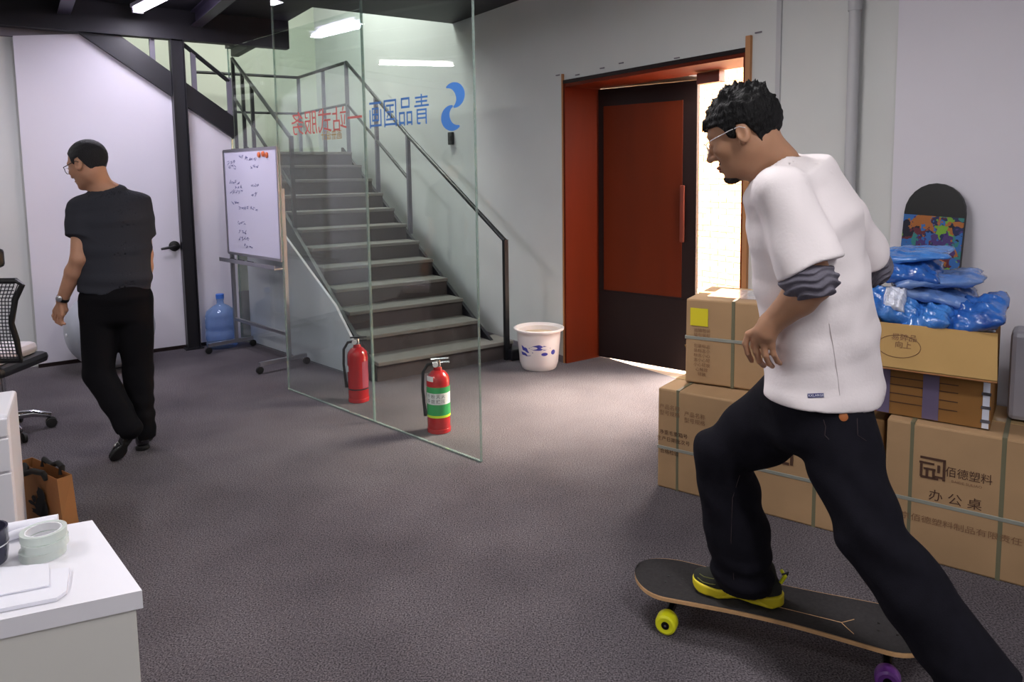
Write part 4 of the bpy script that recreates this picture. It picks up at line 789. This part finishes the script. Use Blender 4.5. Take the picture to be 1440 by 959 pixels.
def head_sd(q, core=False):
    ay = np.stack([q[:, 0], np.abs(q[:, 1]), q[:, 2]], 1)
    d = ell(q, (-.010, 0, .034), (.099, .077, .088)); d = smin(d, ell(q, (.034, 0, -.022), (.060, .061, .080)), .03)
    d = smin(d, ell(q, (-.004, 0, -.045), (.052, .066, .055)), .03); d = smin(d, ell(q, (.044, 0, -.080), (.044, .040, .034)), .025); d = smin(d, ell(q, (.074, 0, -.104), (.018, .022, .014)), .018)
    d = smin(d, ell(ay, (.074, .022, .026), (.020, .028, .011)), .014)                                  # brow ridge
    d = smin(d, ell(ay, (.060, .044, -.024), (.026, .018, .020)), .018)                                  # cheekbone
    d = smax(d, -ell(ay, (.104, .033, .002), (.017, .018, .012)), .014)                                  # eye socket
    d = smin(d, ell(ay, (.080, .032, .001), (.014, .015, .0125)), .004)                                  # lids over the eyeball
    d = smin(d, cap(q, (.088, 0, .012), (.113, 0, -.033), .007, .0112), .012); d = smin(d, ell(ay, (.098, .011, -.036), (.012, .007, .008)), .006)
    d = smin(d, ell(q, (.092, 0, -.066), (.0125, .022, .0055)), .006); d = smin(d, ell(q, (.089, 0, -.077), (.0115, .019, .0065)), .006); d = smax(d, -cap(ay, (.106, 0, -.0715), (.085, .026, -.073), .0022), .003)
    if core: return d
    ear = ell(ay, (-.012, .080, -.004), (.019, .009, .032), [[.94, .30, .14], [-.33, .92, .2], [-.07, -.23, .97]]); ear = smax(ear, -ell(ay, (-.008, .090, .0), (.011, .008, .020)), .004); ear = smin(ear, ell(ay, (.0, .078, -.026), (.008, .006, .009)), .005)
    return smin(d, ear, .006)
def hair_sd(q, line, th, tex):
    d = head_sd(q, True) - th
    lx, lz = zip(*line); gz = np.interp(q[:, 0], lx, lz).astype(np.float32)
    d = d + tex * (np.sin(q[:, 1] * 210 + 40 * q[:, 0]) * np.sin(q[:, 0] * 160 + q[:, 2] * 90) + .6 * np.sin(q[:, 2] * 330 + q[:, 1] * 120))
    return smax(d, (gz - q[:, 2]) * .8, .006)
def finger_chain(p, d, pts, r0, r1, k=.006):
    for i in range(len(pts) - 1):
        a, b = r0 + (r1 - r0) * i / (len(pts) - 1), r0 + (r1 - r0) * (i + 1) / (len(pts) - 1); d = smin(d, cap(p, pts[i], pts[i + 1], a, b), k)
    return d
def bounds(pts, m): a = np.array([list(p) for p in pts]); return a.min(0) - m, a.max(0) + m
def surf(name, f, pts, m, h, material, parent, **kw):
    lo, hi = bounds(pts, m); return mesh_obj(name, sdf_mesh(name, f, lo, hi, h), material, parent, **kw)

def shoe_parts(person, heel, toe, up, m_up, m_sole, name='shoe', sneaker=True, tops=None, L0=.285):
    X = (toe - heel).normalized(); U = (up - X * up.dot(X)).normalized(); Y = U.cross(X); Lf = (toe - heel).length / L0
    R = np.array([X, Y, U]); o = heel + X * .135 * Lf
    loc = lambda p: tolocal(p, o, R, Lf)
    def foot2(q, g=0.0):
        a = np.stack([q[:, 0], q[:, 1]], 1)
        def c2(cx, cy, r): return np.sqrt((a[:, 0] - cx) ** 2 + (a[:, 1] - cy) ** 2) - r - g
        return smin(smin(smin(c2(-.100, 0, .034), c2(-.03, .004, .030), .05), c2(.062, .004, .044), .05), c2(.108, .012, .034), .04)
    st_ = .032 if sneaker else .018
    rock = lambda q: .010 * np.clip((np.abs(q[:, 0] - (.02 if q is None else 0.0)) - .09) / .05, 0, 1) ** 2 * np.where(q[:, 0] > 0, 1.6, .5)
    def sole(p):
        q = loc(p); zt = st_ + .012 * np.clip((q[:, 0] - .06) / .09, 0, 1) + .010 * np.clip((-q[:, 0] - .06) / .08, 0, 1); zb = rock(q) + (.006 * np.exp(-((q[:, 0] + .02) / .03) ** 2) if sneaker else .008 * np.exp(-((q[:, 0] + .035) / .025) ** 4))
        d = smax(foot2(q, .005 if sneaker else .003), smax(q[:, 2] - zt, zb - q[:, 2], .003), .004)
        if sneaker: d = d + .0035 * np.exp(-((q[:, 2] - (.013 + .010 * np.sin(q[:, 0] * 26 + 2.2))) / .0018) ** 2)
        return d * Lf
    def upper(p):
        q = loc(p); d = ell(q, (.085, .008, .036), (.070, .044, .034)); d = smin(d, ell(q, (.02, .002, .045), (.075, .040, .040)), .03); d = smin(d, ell(q, (-.075, 0, .05), (.058, .036, .048)), .03)
        d = smin(d, cap(q, (-.060, 0, .06), (-.072, 0, .105), .040, .040), .025); d = smax(d, (st_ - .012) - q[:, 2], .003); d = smax(d, foot2(q, .0015) , .004); return d * Lf
    pts = [heel, toe, heel + U * .15 * Lf, toe + U * .1]
    s = surf(name, upper, pts, .06, .0045, m_up, person); surf('sole', sole, pts, .06, .004, m_sole, s)
    return s, loc, o, X, Y, U, Lf

# ------------------------------------------------------------------ riding man
sk_base = Vector((.80, 2.13, 0)); P1 = thing('person', 'man in a white t-shirt and dark jeans pushing off on a longboard', 'person', sk_base)
F_body, F_head, F_leg = (-.76, .65), (-.88, .47), (-.9, .434)
Rb = frame(F_body); XL = Vector(Rb[1]); XF = Vector(Rb[0])
HC = at(1046, 188, 2.02); HS = .96; Rh = rot(frame(F_head), pitch=math.radians(21)); 
def hl(x, y, z): return HC + (Vector(Rh[0]) * x + Vector(Rh[1]) * y + Vector(Rh[2]) * z) * HS
NB = at(1092, 232, 2.02)                              # base of the neck
SHL, ELL_, WRL = at(1103, 278, 1.87), at(1147, 398, 1.80), at(1083, 456, 1.87)
SHR, ELR, WRR = at(1178, 292, 2.15), at(1224, 378, 2.235), at(1120, 450, 2.30)
HPL, KNL, ANL = at(1168, 588, 1.965), at(1222, 745, 1.80), at(1362, 940, 1.66)
HPR, KNR, ANR = at(1114, 574, 2.09), at(1016, 640, 2.24), at(1047, 800, 2.245)
T1, T2, T3, T4 = at(1112, 262, 2.005), at(1140, 360, 2.02), at(1153, 470, 2.03), at(1158, 560, 2.03)
# left hand: wrist at WRL, knuckles below, fingers hanging
KN = [at(1053, 470, 1.90), at(1063, 479, 1.885), at(1074, 484, 1.875), at(1085, 486, 1.87)]
FI = [[KN[0], at(1048, 483, 1.905), at(1052, 497, 1.91), at(1057, 507, 1.925)], [KN[1], at(1063, 494, 1.89), at(1068, 508, 1.90), at(1074, 514, 1.925)],
      [KN[2], at(1076, 499, 1.875), at(1081, 511, 1.89), at(1086, 515, 1.915)], [KN[3], at(1088, 498, 1.87), at(1093, 508, 1.885), at(1097, 511, 1.905)]]
TH = [at(1070, 460, 1.93), at(1060, 472, 1.955), at(1061, 486, 1.96), at(1066, 497, 1.955)]
def body1(p):
    d = head_sd(tolocal(p, HC, Rh, HS)) * HS
    d = smin(d, cap(p, hl(-.03, 0, -.045), NB, .056, .062), .03); d = smin(d, cap(p, hl(.012, 0, -.085), NB + XF * .035, .044, .052), .025)
    d = smin(d, loft(p, [NB - Z * .035, T2, T3, T4], [(.07, .05), (.14, .10), (.14, .10), (.14, .10)], [XL] * 4), .04)
    for a, b, c in ((SHL, ELL_, WRL), (SHR, ELR, WRR)):
        d = smin(d, cap(p, a, b, .052, .042), .03); d = smin(d, cap(p, b, b.lerp(c, .35), .042, .043), .012); d = smin(d, cap(p, b.lerp(c, .35), c, .043, .029), .015)
    pc = (KN[1] + KN[2]) / 2
    d = smin(d, cap(p, WRL, WRL.lerp(pc, .4), .029, .03), .01)
    for i, k in enumerate(KN): d = smin(d, cap(p, WRL.lerp(pc, .25).lerp(k, .1), k, .018, .0105), .009)
    for ch, r in zip(FI, (.0084, .0088, .0084, .0076)): d = smin(d, finger_chain(p, np.full(len(p), 1.0, dtype=np.float32), ch, r * 1.08, r * .84, .003), .0025)
    d = smin(d, finger_chain(p, np.full(len(p), 1.0, dtype=np.float32), [WRL.lerp(TH[0], .3)] + TH, .0155, .0095), .007)
    pr = WRR.lerp(at(1100, 480, 2.28), .9)              # right hand, hidden in front of the body
    d = smin(d, cap(p, WRR, pr, .03, .034), .012)
    for k in range(4): o_ = pr + XL * (.03 - .02 * k) * .8; d = smin(d, cap(p, o_, o_ + Vector((-.02, .01, -.05)), .010, .008), .005)
    d = smin(d, cap(p, pr, pr + XF * .03 + Vector((0, 0, -.03)), .012, .009), .006)
    for a, b, c in ((HPL, KNL, ANL), (HPR, KNR, ANR)): d = smin(d, cap(p, a, b, .075, .05), .04); d = smin(d, cap(p, b, c, .05, .036), .02)
    return d
b1 = surf('body', body1, [hl(.12, 0, .14), hl(-.12, .0, .14), WRL, WRR, ELL_, ELR, ANL, ANR, SHL, SHR, KNR, KNL, FI[0][3]], .13, .0038, M['skin'], P1)
line1 = [(-.12, -.112), (-.07, -.102), (-.052, -.075), (-.040, -.02), (-.024, .016), (.0, .024), (.012, -.012), (.03, -.004), (.036, .022), (.05, .040), (.085, .046), (.12, .05)]
spk = []; r1 = random.Random(11)
for i in range(150):
    a, e = r1.uniform(0, 2 * math.pi), r1.uniform(.25, 1.45); n_ = np.array([math.cos(e) * math.cos(a), math.cos(e) * math.sin(a), math.sin(e)]); b_ = np.array([-.012, 0, .036]) + n_ * np.array([.104, .082, .092])
    if b_[2] < np.interp(b_[0], *zip(*line1)) + .03: continue
    ln = r1.uniform(.008, .018) * (1.35 if b_[0] < .02 and b_[2] > .09 else .8); dr_ = n_ + np.array([.25 if b_[0] > .03 else -.15, 0, .35]) + np.array([r1.uniform(-.3, .3) for _ in range(3)]); dr_ /= np.linalg.norm(dr_); spk.append((b_, b_ + dr_ * ln))
for y_ in (-.04, -.02, 0, .02, .04): spk.append((np.array([.080, y_, .066]), np.array([.0985, y_ * 1.1, .044])))
def hair1(p):
    q = tolocal(p, HC, Rh, HS); d = hair_sd(q, line1, .009, .0016)
    for a, b in spk: d = smin(d, cap(q, a, b, .011, .0018), .005)
    return d * HS
surf('hair', hair1, [hl(.12, .1, .16), hl(-.14, -.1, .16), hl(-.1, 0, -.11), hl(.1, .1, 0), hl(.1, -.1, 0)], .03, .0036, M['hair'], P1)
def beard1(p):
    q = tolocal(p, HC, Rh, HS); d = head_sd(q) - .0045 - .0015 * np.sin(q[:, 1] * 500) * np.sin(q[:, 0] * 420 + q[:, 2] * 300)
    g = smin(ell(q, (.076, 0, -.112), (.030, .026, .019)), ell(q, (.052, 0, -.122), (.03, .03, .014)), .01); return smax(d, g, .004) * HS
surf('goatee', beard1, [hl(.12, .04, -.08), hl(.02, -.04, -.15)], .02, .0028, M['beard'], P1)
def tache1(p):
    q = tolocal(p, HC, Rh, HS); ay = np.stack([q[:, 0], np.abs(q[:, 1]), q[:, 2]], 1); return smax(head_sd(q) - .0018, ell(ay, (.098, .014, -.056), (.016, .016, .0045)), .002) * HS
surf('moustache', tache1, [hl(.12, .04, -.04), hl(.07, -.04, -.08)], .01, .0025, M['beard'], P1)
def lips1(p):
    q = tolocal(p, HC, Rh, HS); return smax(head_sd(q) - .0008, ell(q, (.096, 0, -.0715), (.016, .021, .0115)), .002) * HS
surf('lips', lips1, [hl(.12, .03, -.05), hl(.07, -.03, -.09)], .01, .0025, M['lip'], P1)
def face_bits(hl, HS, par, frame_m, brow_m):
    for sg in (1, -1):
        mb = MB(); mb.tube([hl(.087, .016 * sg, .020), hl(.088, .030 * sg, .025), hl(.077, .047 * sg, .021)], [.0028 * HS, .0038 * HS, .0018 * HS], 8); mb.build('eyebrow', brow_m, par, smooth=True)
        e = MB(); bmesh.ops.create_uvsphere(e.bm, u_segments=18, v_segments=12, radius=.0118 * HS, matrix=Matrix.Translation(hl(.0795, .032 * sg, .001))); eb = e.build('eye', M['eye'], par, smooth='all')
        i_ = MB(); bmesh.ops.create_uvsphere(i_.bm, u_segments=14, v_segments=10, radius=.0062 * HS, matrix=Matrix.Translation(hl(.0868, .032 * sg, -.0005))); i_.build('iris', M['iris'], eb, smooth='all')
        l_ = MB(); l_.tube([hl(.0875, .021 * sg, .0035), hl(.0915, .032 * sg, .0068), hl(.082, .0445 * sg, .003)], .0014 * HS, 6); l_.build('eyelashes', brow_m, eb, smooth=True)
    g = MB(); rr_ = .0009 * HS if frame_m is M['gframe'] else .0014 * HS
    for sg in (1, -1):
        ring = [hl(.109 - .012 * abs(math.cos(t)) * (1 if math.cos(t) > 0 else .25), sg * (.033 + .0245 * math.cos(t)), -.004 + .0165 * math.sin(t) * (1 if math.sin(t) < 0 else .9)) for t in [2 * math.pi * k / 20 for k in range(20)]]
        g.tube(ring, rr_ * 1.3, 6, closed=True); g.tube([hl(.098, sg * .0575, .004), hl(.085, sg * .074, .008), hl(.02, sg * .0815, .014), hl(-.008, sg * .083, .014), hl(-.022, sg * .0835, .004)], rr_ * 1.5, 6)
    g.tube([hl(.109, .0095, .0), hl(.113, 0, .004), hl(.109, -.0095, .0)], rr_ * 1.3, 6); go = g.build('glasses', frame_m, par, smooth=True)
    for sg in (1, -1):
        L_ = MB(); L_.poly([hl(.108 - .012 * abs(math.cos(t)) * (1 if math.cos(t) > 0 else .25), sg * (.033 + .0235 * math.cos(t)), -.004 + .0155 * math.sin(t)) for t in [2 * math.pi * k / 20 for k in range(20)]]); L_.build('lens', M['lens'], go)
face_bits(hl, HS, P1, M['gframe'], M['beard'])
# t-shirt: a hollow shell open at hem, sleeves and neck
hem_n = (T4 - T3).normalized() * 1.0; HEM = at(1160, 556, 2.03); hem_n = (hem_n + CU * -.25 - CR * .14).normalized()
slL = (ELL_ - SHL).normalized(); slR = (ELR - SHR).normalized()
def tee1(p):
    d = loft(p, [NB - Z * .02 - XF * .005, T1, at(1128, 312, 2.01), at(1141, 390, 2.02), at(1152, 470, 2.03), at(1158, 545, 2.03), at(1160, 620, 2.03)], [(.105, .075), (.185, .118), (.20, .142), (.19, .146), (.19, .148), (.20, .150), (.205, .150)], [XL] * 7)
    sl = cap(p, SHL - slL * .01, ELL_ + slL * .03, .074, .086); sr = cap(p, SHR - slR * .01, ELR + slR * .03, .068, .076)
    sl = smax(sl, plane(p, SHL.lerp(ELL_, .84) + XF * 0, (slL * 1.0 + CR * .10 + CU * .05)), .006); sr = smax(sr, plane(p, SHR.lerp(ELR, .80), slR), .006)
    d = smin(d, sl, .016); d = smin(d, sr, .02)
    d = d + .006 * wob(p, 11, 9, 13) + .0035 * np.sin(p[:, 0] * 55 - p[:, 2] * 24 + 3.2 * wob(p, 7, 6, 8)) * np.clip(wob(p, 5, 6, 4, .8) + .3, 0, 1) + .004 * np.sin(p[:, 0] * 34 + p[:, 2] * 21 + 2 * np.sin(p[:, 1] * 9)) * np.sin(p[:, 2] * 17 + p[:, 1] * 13)
    d = smax(d, -(d + .010), .002)
    d = smax(d, plane(p, HEM, hem_n), .004); nk = (hl(-.02, 0, -.05) - NB).normalized()
    d = smax(d, -cap(p, NB + nk * .012, hl(-.01, 0, -.05), .069, .08), .004)
    return d
tp = [NB, SHL, ELL_, SHR, ELR, HEM, T4, at(1240, 550, 2.1), at(1085, 545, 2.0)]
ts = surf('t_shirt', tee1, tp, .12, .0058, M['tee'], P1)
lbp = at(1147, 560, 1.888); lx = (CR + CU * .05).normalized()
# bunched grey sleeves
def bunch(o_, ax, r, seed):
    def f(p):
        q = p - V3(o_); t = q @ V3(ax); d = ell(p, o_, (.050, r, r), np.array([ax, ax.orthogonal().normalized(), ax.cross(ax.orthogonal().normalized())]))
        w_ = wob(p, 40, 37, 31, seed); return (d + .0045 * np.sin(t * 300 + 5.0 * w_ + 34 * q[:, 0] + seed) + .0035 * w_) * .8
    return f
gl = surf('grey_sleeve', bunch(SHL.lerp(ELL_, .97) - CR * .014, (slL * .85 + (WRL - ELL_).normalized() * .35).normalized(), .069, .5), [SHL.lerp(ELL_, 1.0)], .10, .0035, M['greycotton'], P1)
gr_ = surf('grey_sleeve', bunch(ELR + CR * .004, (slR * .9 - XF * .4).normalized(), .060, 2.0), [ELR], .10, .0035, M['greycotton'], P1)
# jeans
cuffR, cuffL = ANR - Z * .055, ANL + (ANL - KNL).normalized() * .06
def jeans1(p):
    d = loft(p, [at(1152, 515, 2.03), at(1150, 560, 2.03), at(1146, 600, 2.03)], [(.165, .125), (.172, .132), (.165, .135)], [XL] * 3)
    d = smin(d, cap(p, HPR, KNR, .118, .088), .045); d = smin(d, cap(p, KNR, ANR.lerp(KNR, .35), .087, .098), .02); d = smin(d, cap(p, ANR.lerp(KNR, .35), cuffR, .098, .092), .02)
    l = smin(cap(p, HPL, KNL, .112, .082), smin(cap(p, KNL, KNL.lerp(ANL, .5), .082, .086), cap(p, KNL.lerp(ANL, .5), cuffL, .086, .092), .02), .02); d = smin(d, l, .02)
    fold = .004 * wob(p, 16, 14, 19, 1.0) + .0065 * np.sin(p[:, 2] * 46 + p[:, 0] * 30 + 3 * wob(p, 9, 8, 7)) * np.exp(-((p[:, 2] - float(KNR.z)) / .18) ** 2)
    fold = fold + .0065 * np.sin(p[:, 2] * 75 + 2.5 * wob(p, 13, 11, 8)) * np.exp(-((p[:, 2] - float(cuffR.z) - .05) / .08) ** 2)
    d = d + fold
    near_r = (p[:, 0] < float(ANR.x) + .16) & (p[:, 2] < float(KNR.z)); d = np.where(near_r, smax(d, plane(p, cuffR, (0, 0, -1)), .006), d)
    d = np.where(p[:, 2] < float(KNL.z) - .1, smax(d, np.where(near_r, -1, plane(p, cuffL, (ANL - KNL))), .006), d)
    return d
jp = [at(1152, 500, 2.03), HPL, HPR, KNL, KNR, ANL, ANR, cuffL, cuffR]
je = surf('jeans', jeans1, jp, .19, .0066, M['denim'], P1)
def snap(me_obj, target, d):
    """place a small patch on the first surface met from target along d"""
    dg = bpy.context.evaluated_depsgraph_get(); ok, loc, nor, i = me_obj.ray_cast(Vector(target) - ORG[me_obj.name], d); return (loc + ORG[me_obj.name], nor) if ok else None
bpy.context.view_layer.update()
def on_surface(obj, px, py):
    d = (((px - PPX) / F_PX) * CR - ((py - PPY) / F_PX) * CU + CF).normalized(); return snap(obj, Vector((0, 0, CAM_H)), d)
q_, n_ = on_surface(ts, 1147, 556); xx = (CR - n_ * CR.dot(n_)).normalized(); xx = (xx + Z * .06).normalized(); yy = n_.cross(xx)
MB().box(q_ + n_ * .001, xx * .040, yy * .011, n_ * .003, .0008).build('hem_label', M['navy'], ts); text_obj('hem_label_text', 'XXLARGE', q_ + n_ * .0028, xx, yy, .009, M['whitep'], ts, lift=.0004)
q_, n_ = on_surface(je, 1186, 586); xx = (CR - n_ * CR.dot(n_)).normalized()
MB().lathe([(.0115, 0), (.0115, .002), (.009, .003)], q_, n_, 20).build('leather_patch', M['leather'], je, smooth=True)
mb = MB()
for line in (((1158, 590), (1161, 600), (1160, 612), (1166, 618)), ((1205, 588), (1206, 612), (1218, 620)), ((1040, 668), (1030, 700), (1028, 760), (1032, 815))):
    pts = [h_ for h_ in (on_surface(je, *p_) for p_ in line) if h_]; mb.tube([a + n * .0012 for a, n in pts], .0009, 5)
mb.build('seam_stitching', M['stitch'], je)
mb = MB()
for line in (((1166, 455), (1172, 490), (1178, 530), (1181, 556)),):
    pts = [h_ for h_ in (on_surface(ts, *p_) for p_ in line) if h_]; mb.tube([a + n * .0004 for a, n in pts], .0009, 5)
mb.build('side_seam', mat('seam_thread', '#cfc6c8', rough=.9), ts)
# shoes
zt = DT + .0105
s1, loc1, o1, X1, Y1, U1, L1 = shoe_parts(P1, LB(-.028, -.012, zt), LB(.258, -.006, zt), Vector((0, 0, 1)), M['shoedk'], M['yellow'])
shw = lambda x, y, z: o1 + (X1 * x + Y1 * y + U1 * z) * L1
bpy.context.view_layer.update(); mb = MB()
for line in (((984, 807), (990, 811), (998, 813), (1004, 814)), ((981, 812), (988, 818), (998, 821), (1006, 822)), ((979, 816), (986, 823), (996, 827), (1006, 828))):
    pts = [h_ for h_ in (on_surface(s1, *p_) for p_ in line) if h_]
    if len(pts) > 1: mb.tube([a + n * .0008 for a, n in pts], .0013, 6)
mb.build('piping', M['yelline'], s1)
MB().tube([shw(-.128, 0, .075), shw(-.140, 0, .10), shw(-.128, 0, .118)], [.006, .007, .005], 8).build('heel_tab', M['urey'], s1, smooth=True)
MB().tube([shw(-.132, .01, .108), shw(-.150, .0, .115), shw(-.146, -.01, .10), shw(-.132, -.008, .098)], .003, 6).build('pull_loop', M['black'], s1, smooth=True)
dn = (ANL - KNL).normalized(); xf = Vector((-.10, .05, -1)).normalized(); uf = Vector((-.9, .434, 0)); uf = (uf - xf * uf.dot(xf)).normalized()
h2 = ANL + dn * .03 - uf * .075; ln2 = min(.285, (h2.z - .003) / -xf.z)
shoe_parts(P1, h2, h2 + xf * .285 if ln2 >= .285 else h2 + Vector((0, 0, .285 * -xf.z - h2.z + .003)) + xf * .285, uf, M['shoedk'], M['yellow'])

# ------------------------------------------------------------------ walking man
wk = Vector((-2.10, 3.95, 0)); P2 = thing('person', 'man in a charcoal t-shirt and black trousers walking away, looking left', 'person', wk)
Fb = (-.42, .91); Rb2 = frame(Fb); YL = Vector(Rb2[1]); YF = Vector(Rb2[0]); Rh2 = rot(frame((-.97, .22)), pitch=math.radians(16))
HC2 = at(124, 231, 3.93); HS2 = 1.02
def hl2(x, y, z): return HC2 + (Vector(Rh2[0]) * x + Vector(Rh2[1]) * y + Vector(Rh2[2]) * z) * HS2
NB2 = at(150, 266, 3.97); A_SL, A_EL, A_WL = at(117, 292, 3.93), at(111, 364, 3.86), at(87, 423, 3.90); A_SR, A_ER, A_WR = at(194, 290, 4.05), at(204, 358, 4.08), at(203, 415, 4.14)
U1_, U2_, U3_, U4_ = at(154, 285, 3.98), at(160, 335, 3.98), at(162, 380, 3.98), at(162, 410, 3.98)
H_L, K_L, N_L = at(141, 425, 3.96), at(139, 525, 3.92), at(180, 598, 3.83); H_R, K_R, N_R = at(188, 425, 4.02), at(194, 520, 4.04), at(201, 608, 4.02)
kn2 = [at(77, 437, 3.93), at(80, 441, 3.915), at(84, 443, 3.90), at(88, 443, 3.885)]
def body2(p):
    d = head_sd(tolocal(p, HC2, Rh2, HS2)) * HS2; d = smin(d, cap(p, hl2(-.025, 0, -.05), NB2 - YL * -.012, .050, .054), .03)
    d = smin(d, loft(p, [NB2, U2_, U3_, U4_], [(.075, .055), (.14, .09), (.13, .09), (.13, .095)], [YL] * 4), .04)
    for a, b, c in ((A_SL, A_EL, A_WL), (A_SR, A_ER, A_WR)): d = smin(d, cap(p, a, b, .052, .042), .03); d = smin(d, cap(p, b, b.lerp(c, .3), .041, .042), .012); d = smin(d, cap(p, b.lerp(c, .3), c, .042, .028), .015)
    pc = (kn2[1] + kn2[2]) / 2; dv = (pc - A_WL).normalized()
    for i, k in enumerate(kn2):
        d = smin(d, cap(p, A_WL.lerp(k, .15), k, .017, .012), .01); e = k + dv * .030 + YF * .004; d = smin(d, finger_chain(p, np.full(len(p), 1., dtype=np.float32), [k, e, e + dv * .020 + CR * .010, e + dv * (.030 - .006 * (i == 3)) + CR * .024], .0098, .0075), .004)
    tb = A_WL.lerp(pc, .3) + CR * .02; d = smin(d, finger_chain(p, np.full(len(p), 1., dtype=np.float32), [A_WL, tb, tb + dv * .032 + CR * .016, tb + dv * .055 + CR * .012], .014, .009), .006)
    pr = A_WR + Vector((0, .01, -.07)); d = smin(d, cap(p, A_WR, pr, .028, .034), .012)
    for k in range(4): o_ = pr + YF * (.03 - .02 * k); d = smin(d, finger_chain(p, np.full(len(p), 1., dtype=np.float32), [o_, o_ + Vector((0, 0, -.05)), o_ + Vector((-.015, 0, -.08))], .0098, .008), .004)
    d = smin(d, cap(p, A_WR + YF * .02, pr + YF * .05 - Z * .02, .013, .009), .006)
    for a, b, c in ((H_L, K_L, N_L), (H_R, K_R, N_R)): d = smin(d, cap(p, a, b, .07, .047), .04); d = smin(d, cap(p, b, c, .047, .034), .02)
    return d
surf('body', body2, [hl2(.1, 0, .13), A_WL, A_WR, N_L, N_R, kn2[0], A_SR, K_L, NB2], .14, .005, M['skin2'], P2)
line2 = [(-.12, -.07), (-.06, -.062), (-.04, -.02), (-.02, .032), (.006, .028), (.015, .0), (.028, .012), (.034, .045), (.06, .072), (.12, .075)]
surf('hair', lambda p: hair_sd(tolocal(p, HC2, Rh2, HS2), line2, .0055, .0005) * HS2, [hl2(.1, .1, .14), hl2(-.12, -.1, .14), hl2(-.1, 0, -.1), hl2(0, .1, -.05), hl2(0, -.1, 0)], .03, .0045, M['hair2'], P2)
face_bits(hl2, HS2, P2, M['bframe'], M['hair2'])
sL, sR = (A_EL - A_SL).normalized(), (A_ER - A_SR).normalized(); hm2 = at(163, 410, 3.98)
def tee2(p):
    d = loft(p, [NB2 - Z * .015, U1_, at(157, 310, 3.98), at(161, 350, 3.98), at(162, 390, 3.98), at(162, 440, 3.98)], [(.10, .07), (.19, .10), (.195, .118), (.18, .12), (.176, .125), (.182, .13)], [YL] * 6)
    a = smax(cap(p, A_SL, A_EL, .068, .074), plane(p, A_SL.lerp(A_EL, .56), sL), .005); b = smax(cap(p, A_SR, A_ER, .066, .068), plane(p, A_SR.lerp(A_ER, .60), sR), .005)
    d = smin(smin(d, a, .035), b, .035); d = d + .004 * wob(p, 13, 11, 15, 2.0) + .003 * np.sin(p[:, 2] * 40 + p[:, 0] * 14 + 2 * wob(p, 9, 8, 10)) * np.clip((1.15 - p[:, 2]) / .2, 0, 1)
    d = smax(d, -(d + .010), .002); d = smax(d, plane(p, hm2, (-Z + CR * .10 * -1 + YL * .0)), .004); nk = (hl2(-.02, 0, -.05) - NB2).normalized(); return smax(d, -cap(p, NB2 + nk * .012, hl2(-.02, 0, -.05), .056, .066), .004)
surf('t_shirt', tee2, [NB2, A_SL, A_EL, A_SR, A_ER, hm2, U1_], .13, .007, M['teedark'], P2)
cL, cR = N_L + (N_L - K_L).normalized() * .02, N_R - Z * .03
def pants2(p):
    d = loft(p, [at(163, 390, 3.98), at(164, 415, 3.98), at(164, 440, 3.99)], [(.155, .11), (.165, .125), (.165, .12)], [YL] * 3)
    d = smin(d, cap(p, H_L, K_L, .104, .078), .03); d = smin(d, cap(p, K_L, cL, .078, .062), .02); r = smin(cap(p, H_R, K_R, .102, .078), cap(p, K_R, cR, .078, .066), .02); d = smin(d, r, .025)
    d = d + .004 * wob(p, 14, 12, 17, 3.0) + .004 * np.sin(p[:, 2] * 60 + 3 * wob(p, 9, 8, 9)) * np.exp(-((p[:, 2] - .2) / .14) ** 2)
    return smax(d, np.where(p[:, 0] < -2.1, plane(p, cL, (N_L - K_L)), plane(p, cR, (0, 0, -1))), .006)
surf('trousers', pants2, [at(163, 380, 3.98), H_L, H_R, K_L, K_R, cL, cR], .15, .007, M['pants'], P2)
shoe_parts(P2, at(193, 603, 3.84), at(161, 652, 3.80), (K_L - N_L) * -1 + Vector((.2, .2, .0)) * 0 + Vector((-.5, .3, .35)), M['shoeb'], M['rubber'], sneaker=False)
hr = Vector((N_R.x + .02, N_R.y - .06, .0)); shoe_parts(P2, hr, hr + Vector((-.10, .25, 0)).normalized() * .28, Vector((0, 0, 1)), M['shoeb'], M['rubber'], sneaker=False)
w0 = A_WL.lerp(A_EL, .06); ax = (A_EL - A_WL).normalized()
wt_ = MB().lathe([(.029, -.009), (.0325, -.008), (.0325, .008), (.029, .009)], w0, ax, 24, cap=False).build('wristwatch', M['black'], P2, smooth=True)
MB().lathe([(.017, 0), (.017, .006), (.014, .008)], w0 - CF * .031, -CF, 18).build('watch_case', M['alu'], wt_, smooth=True)
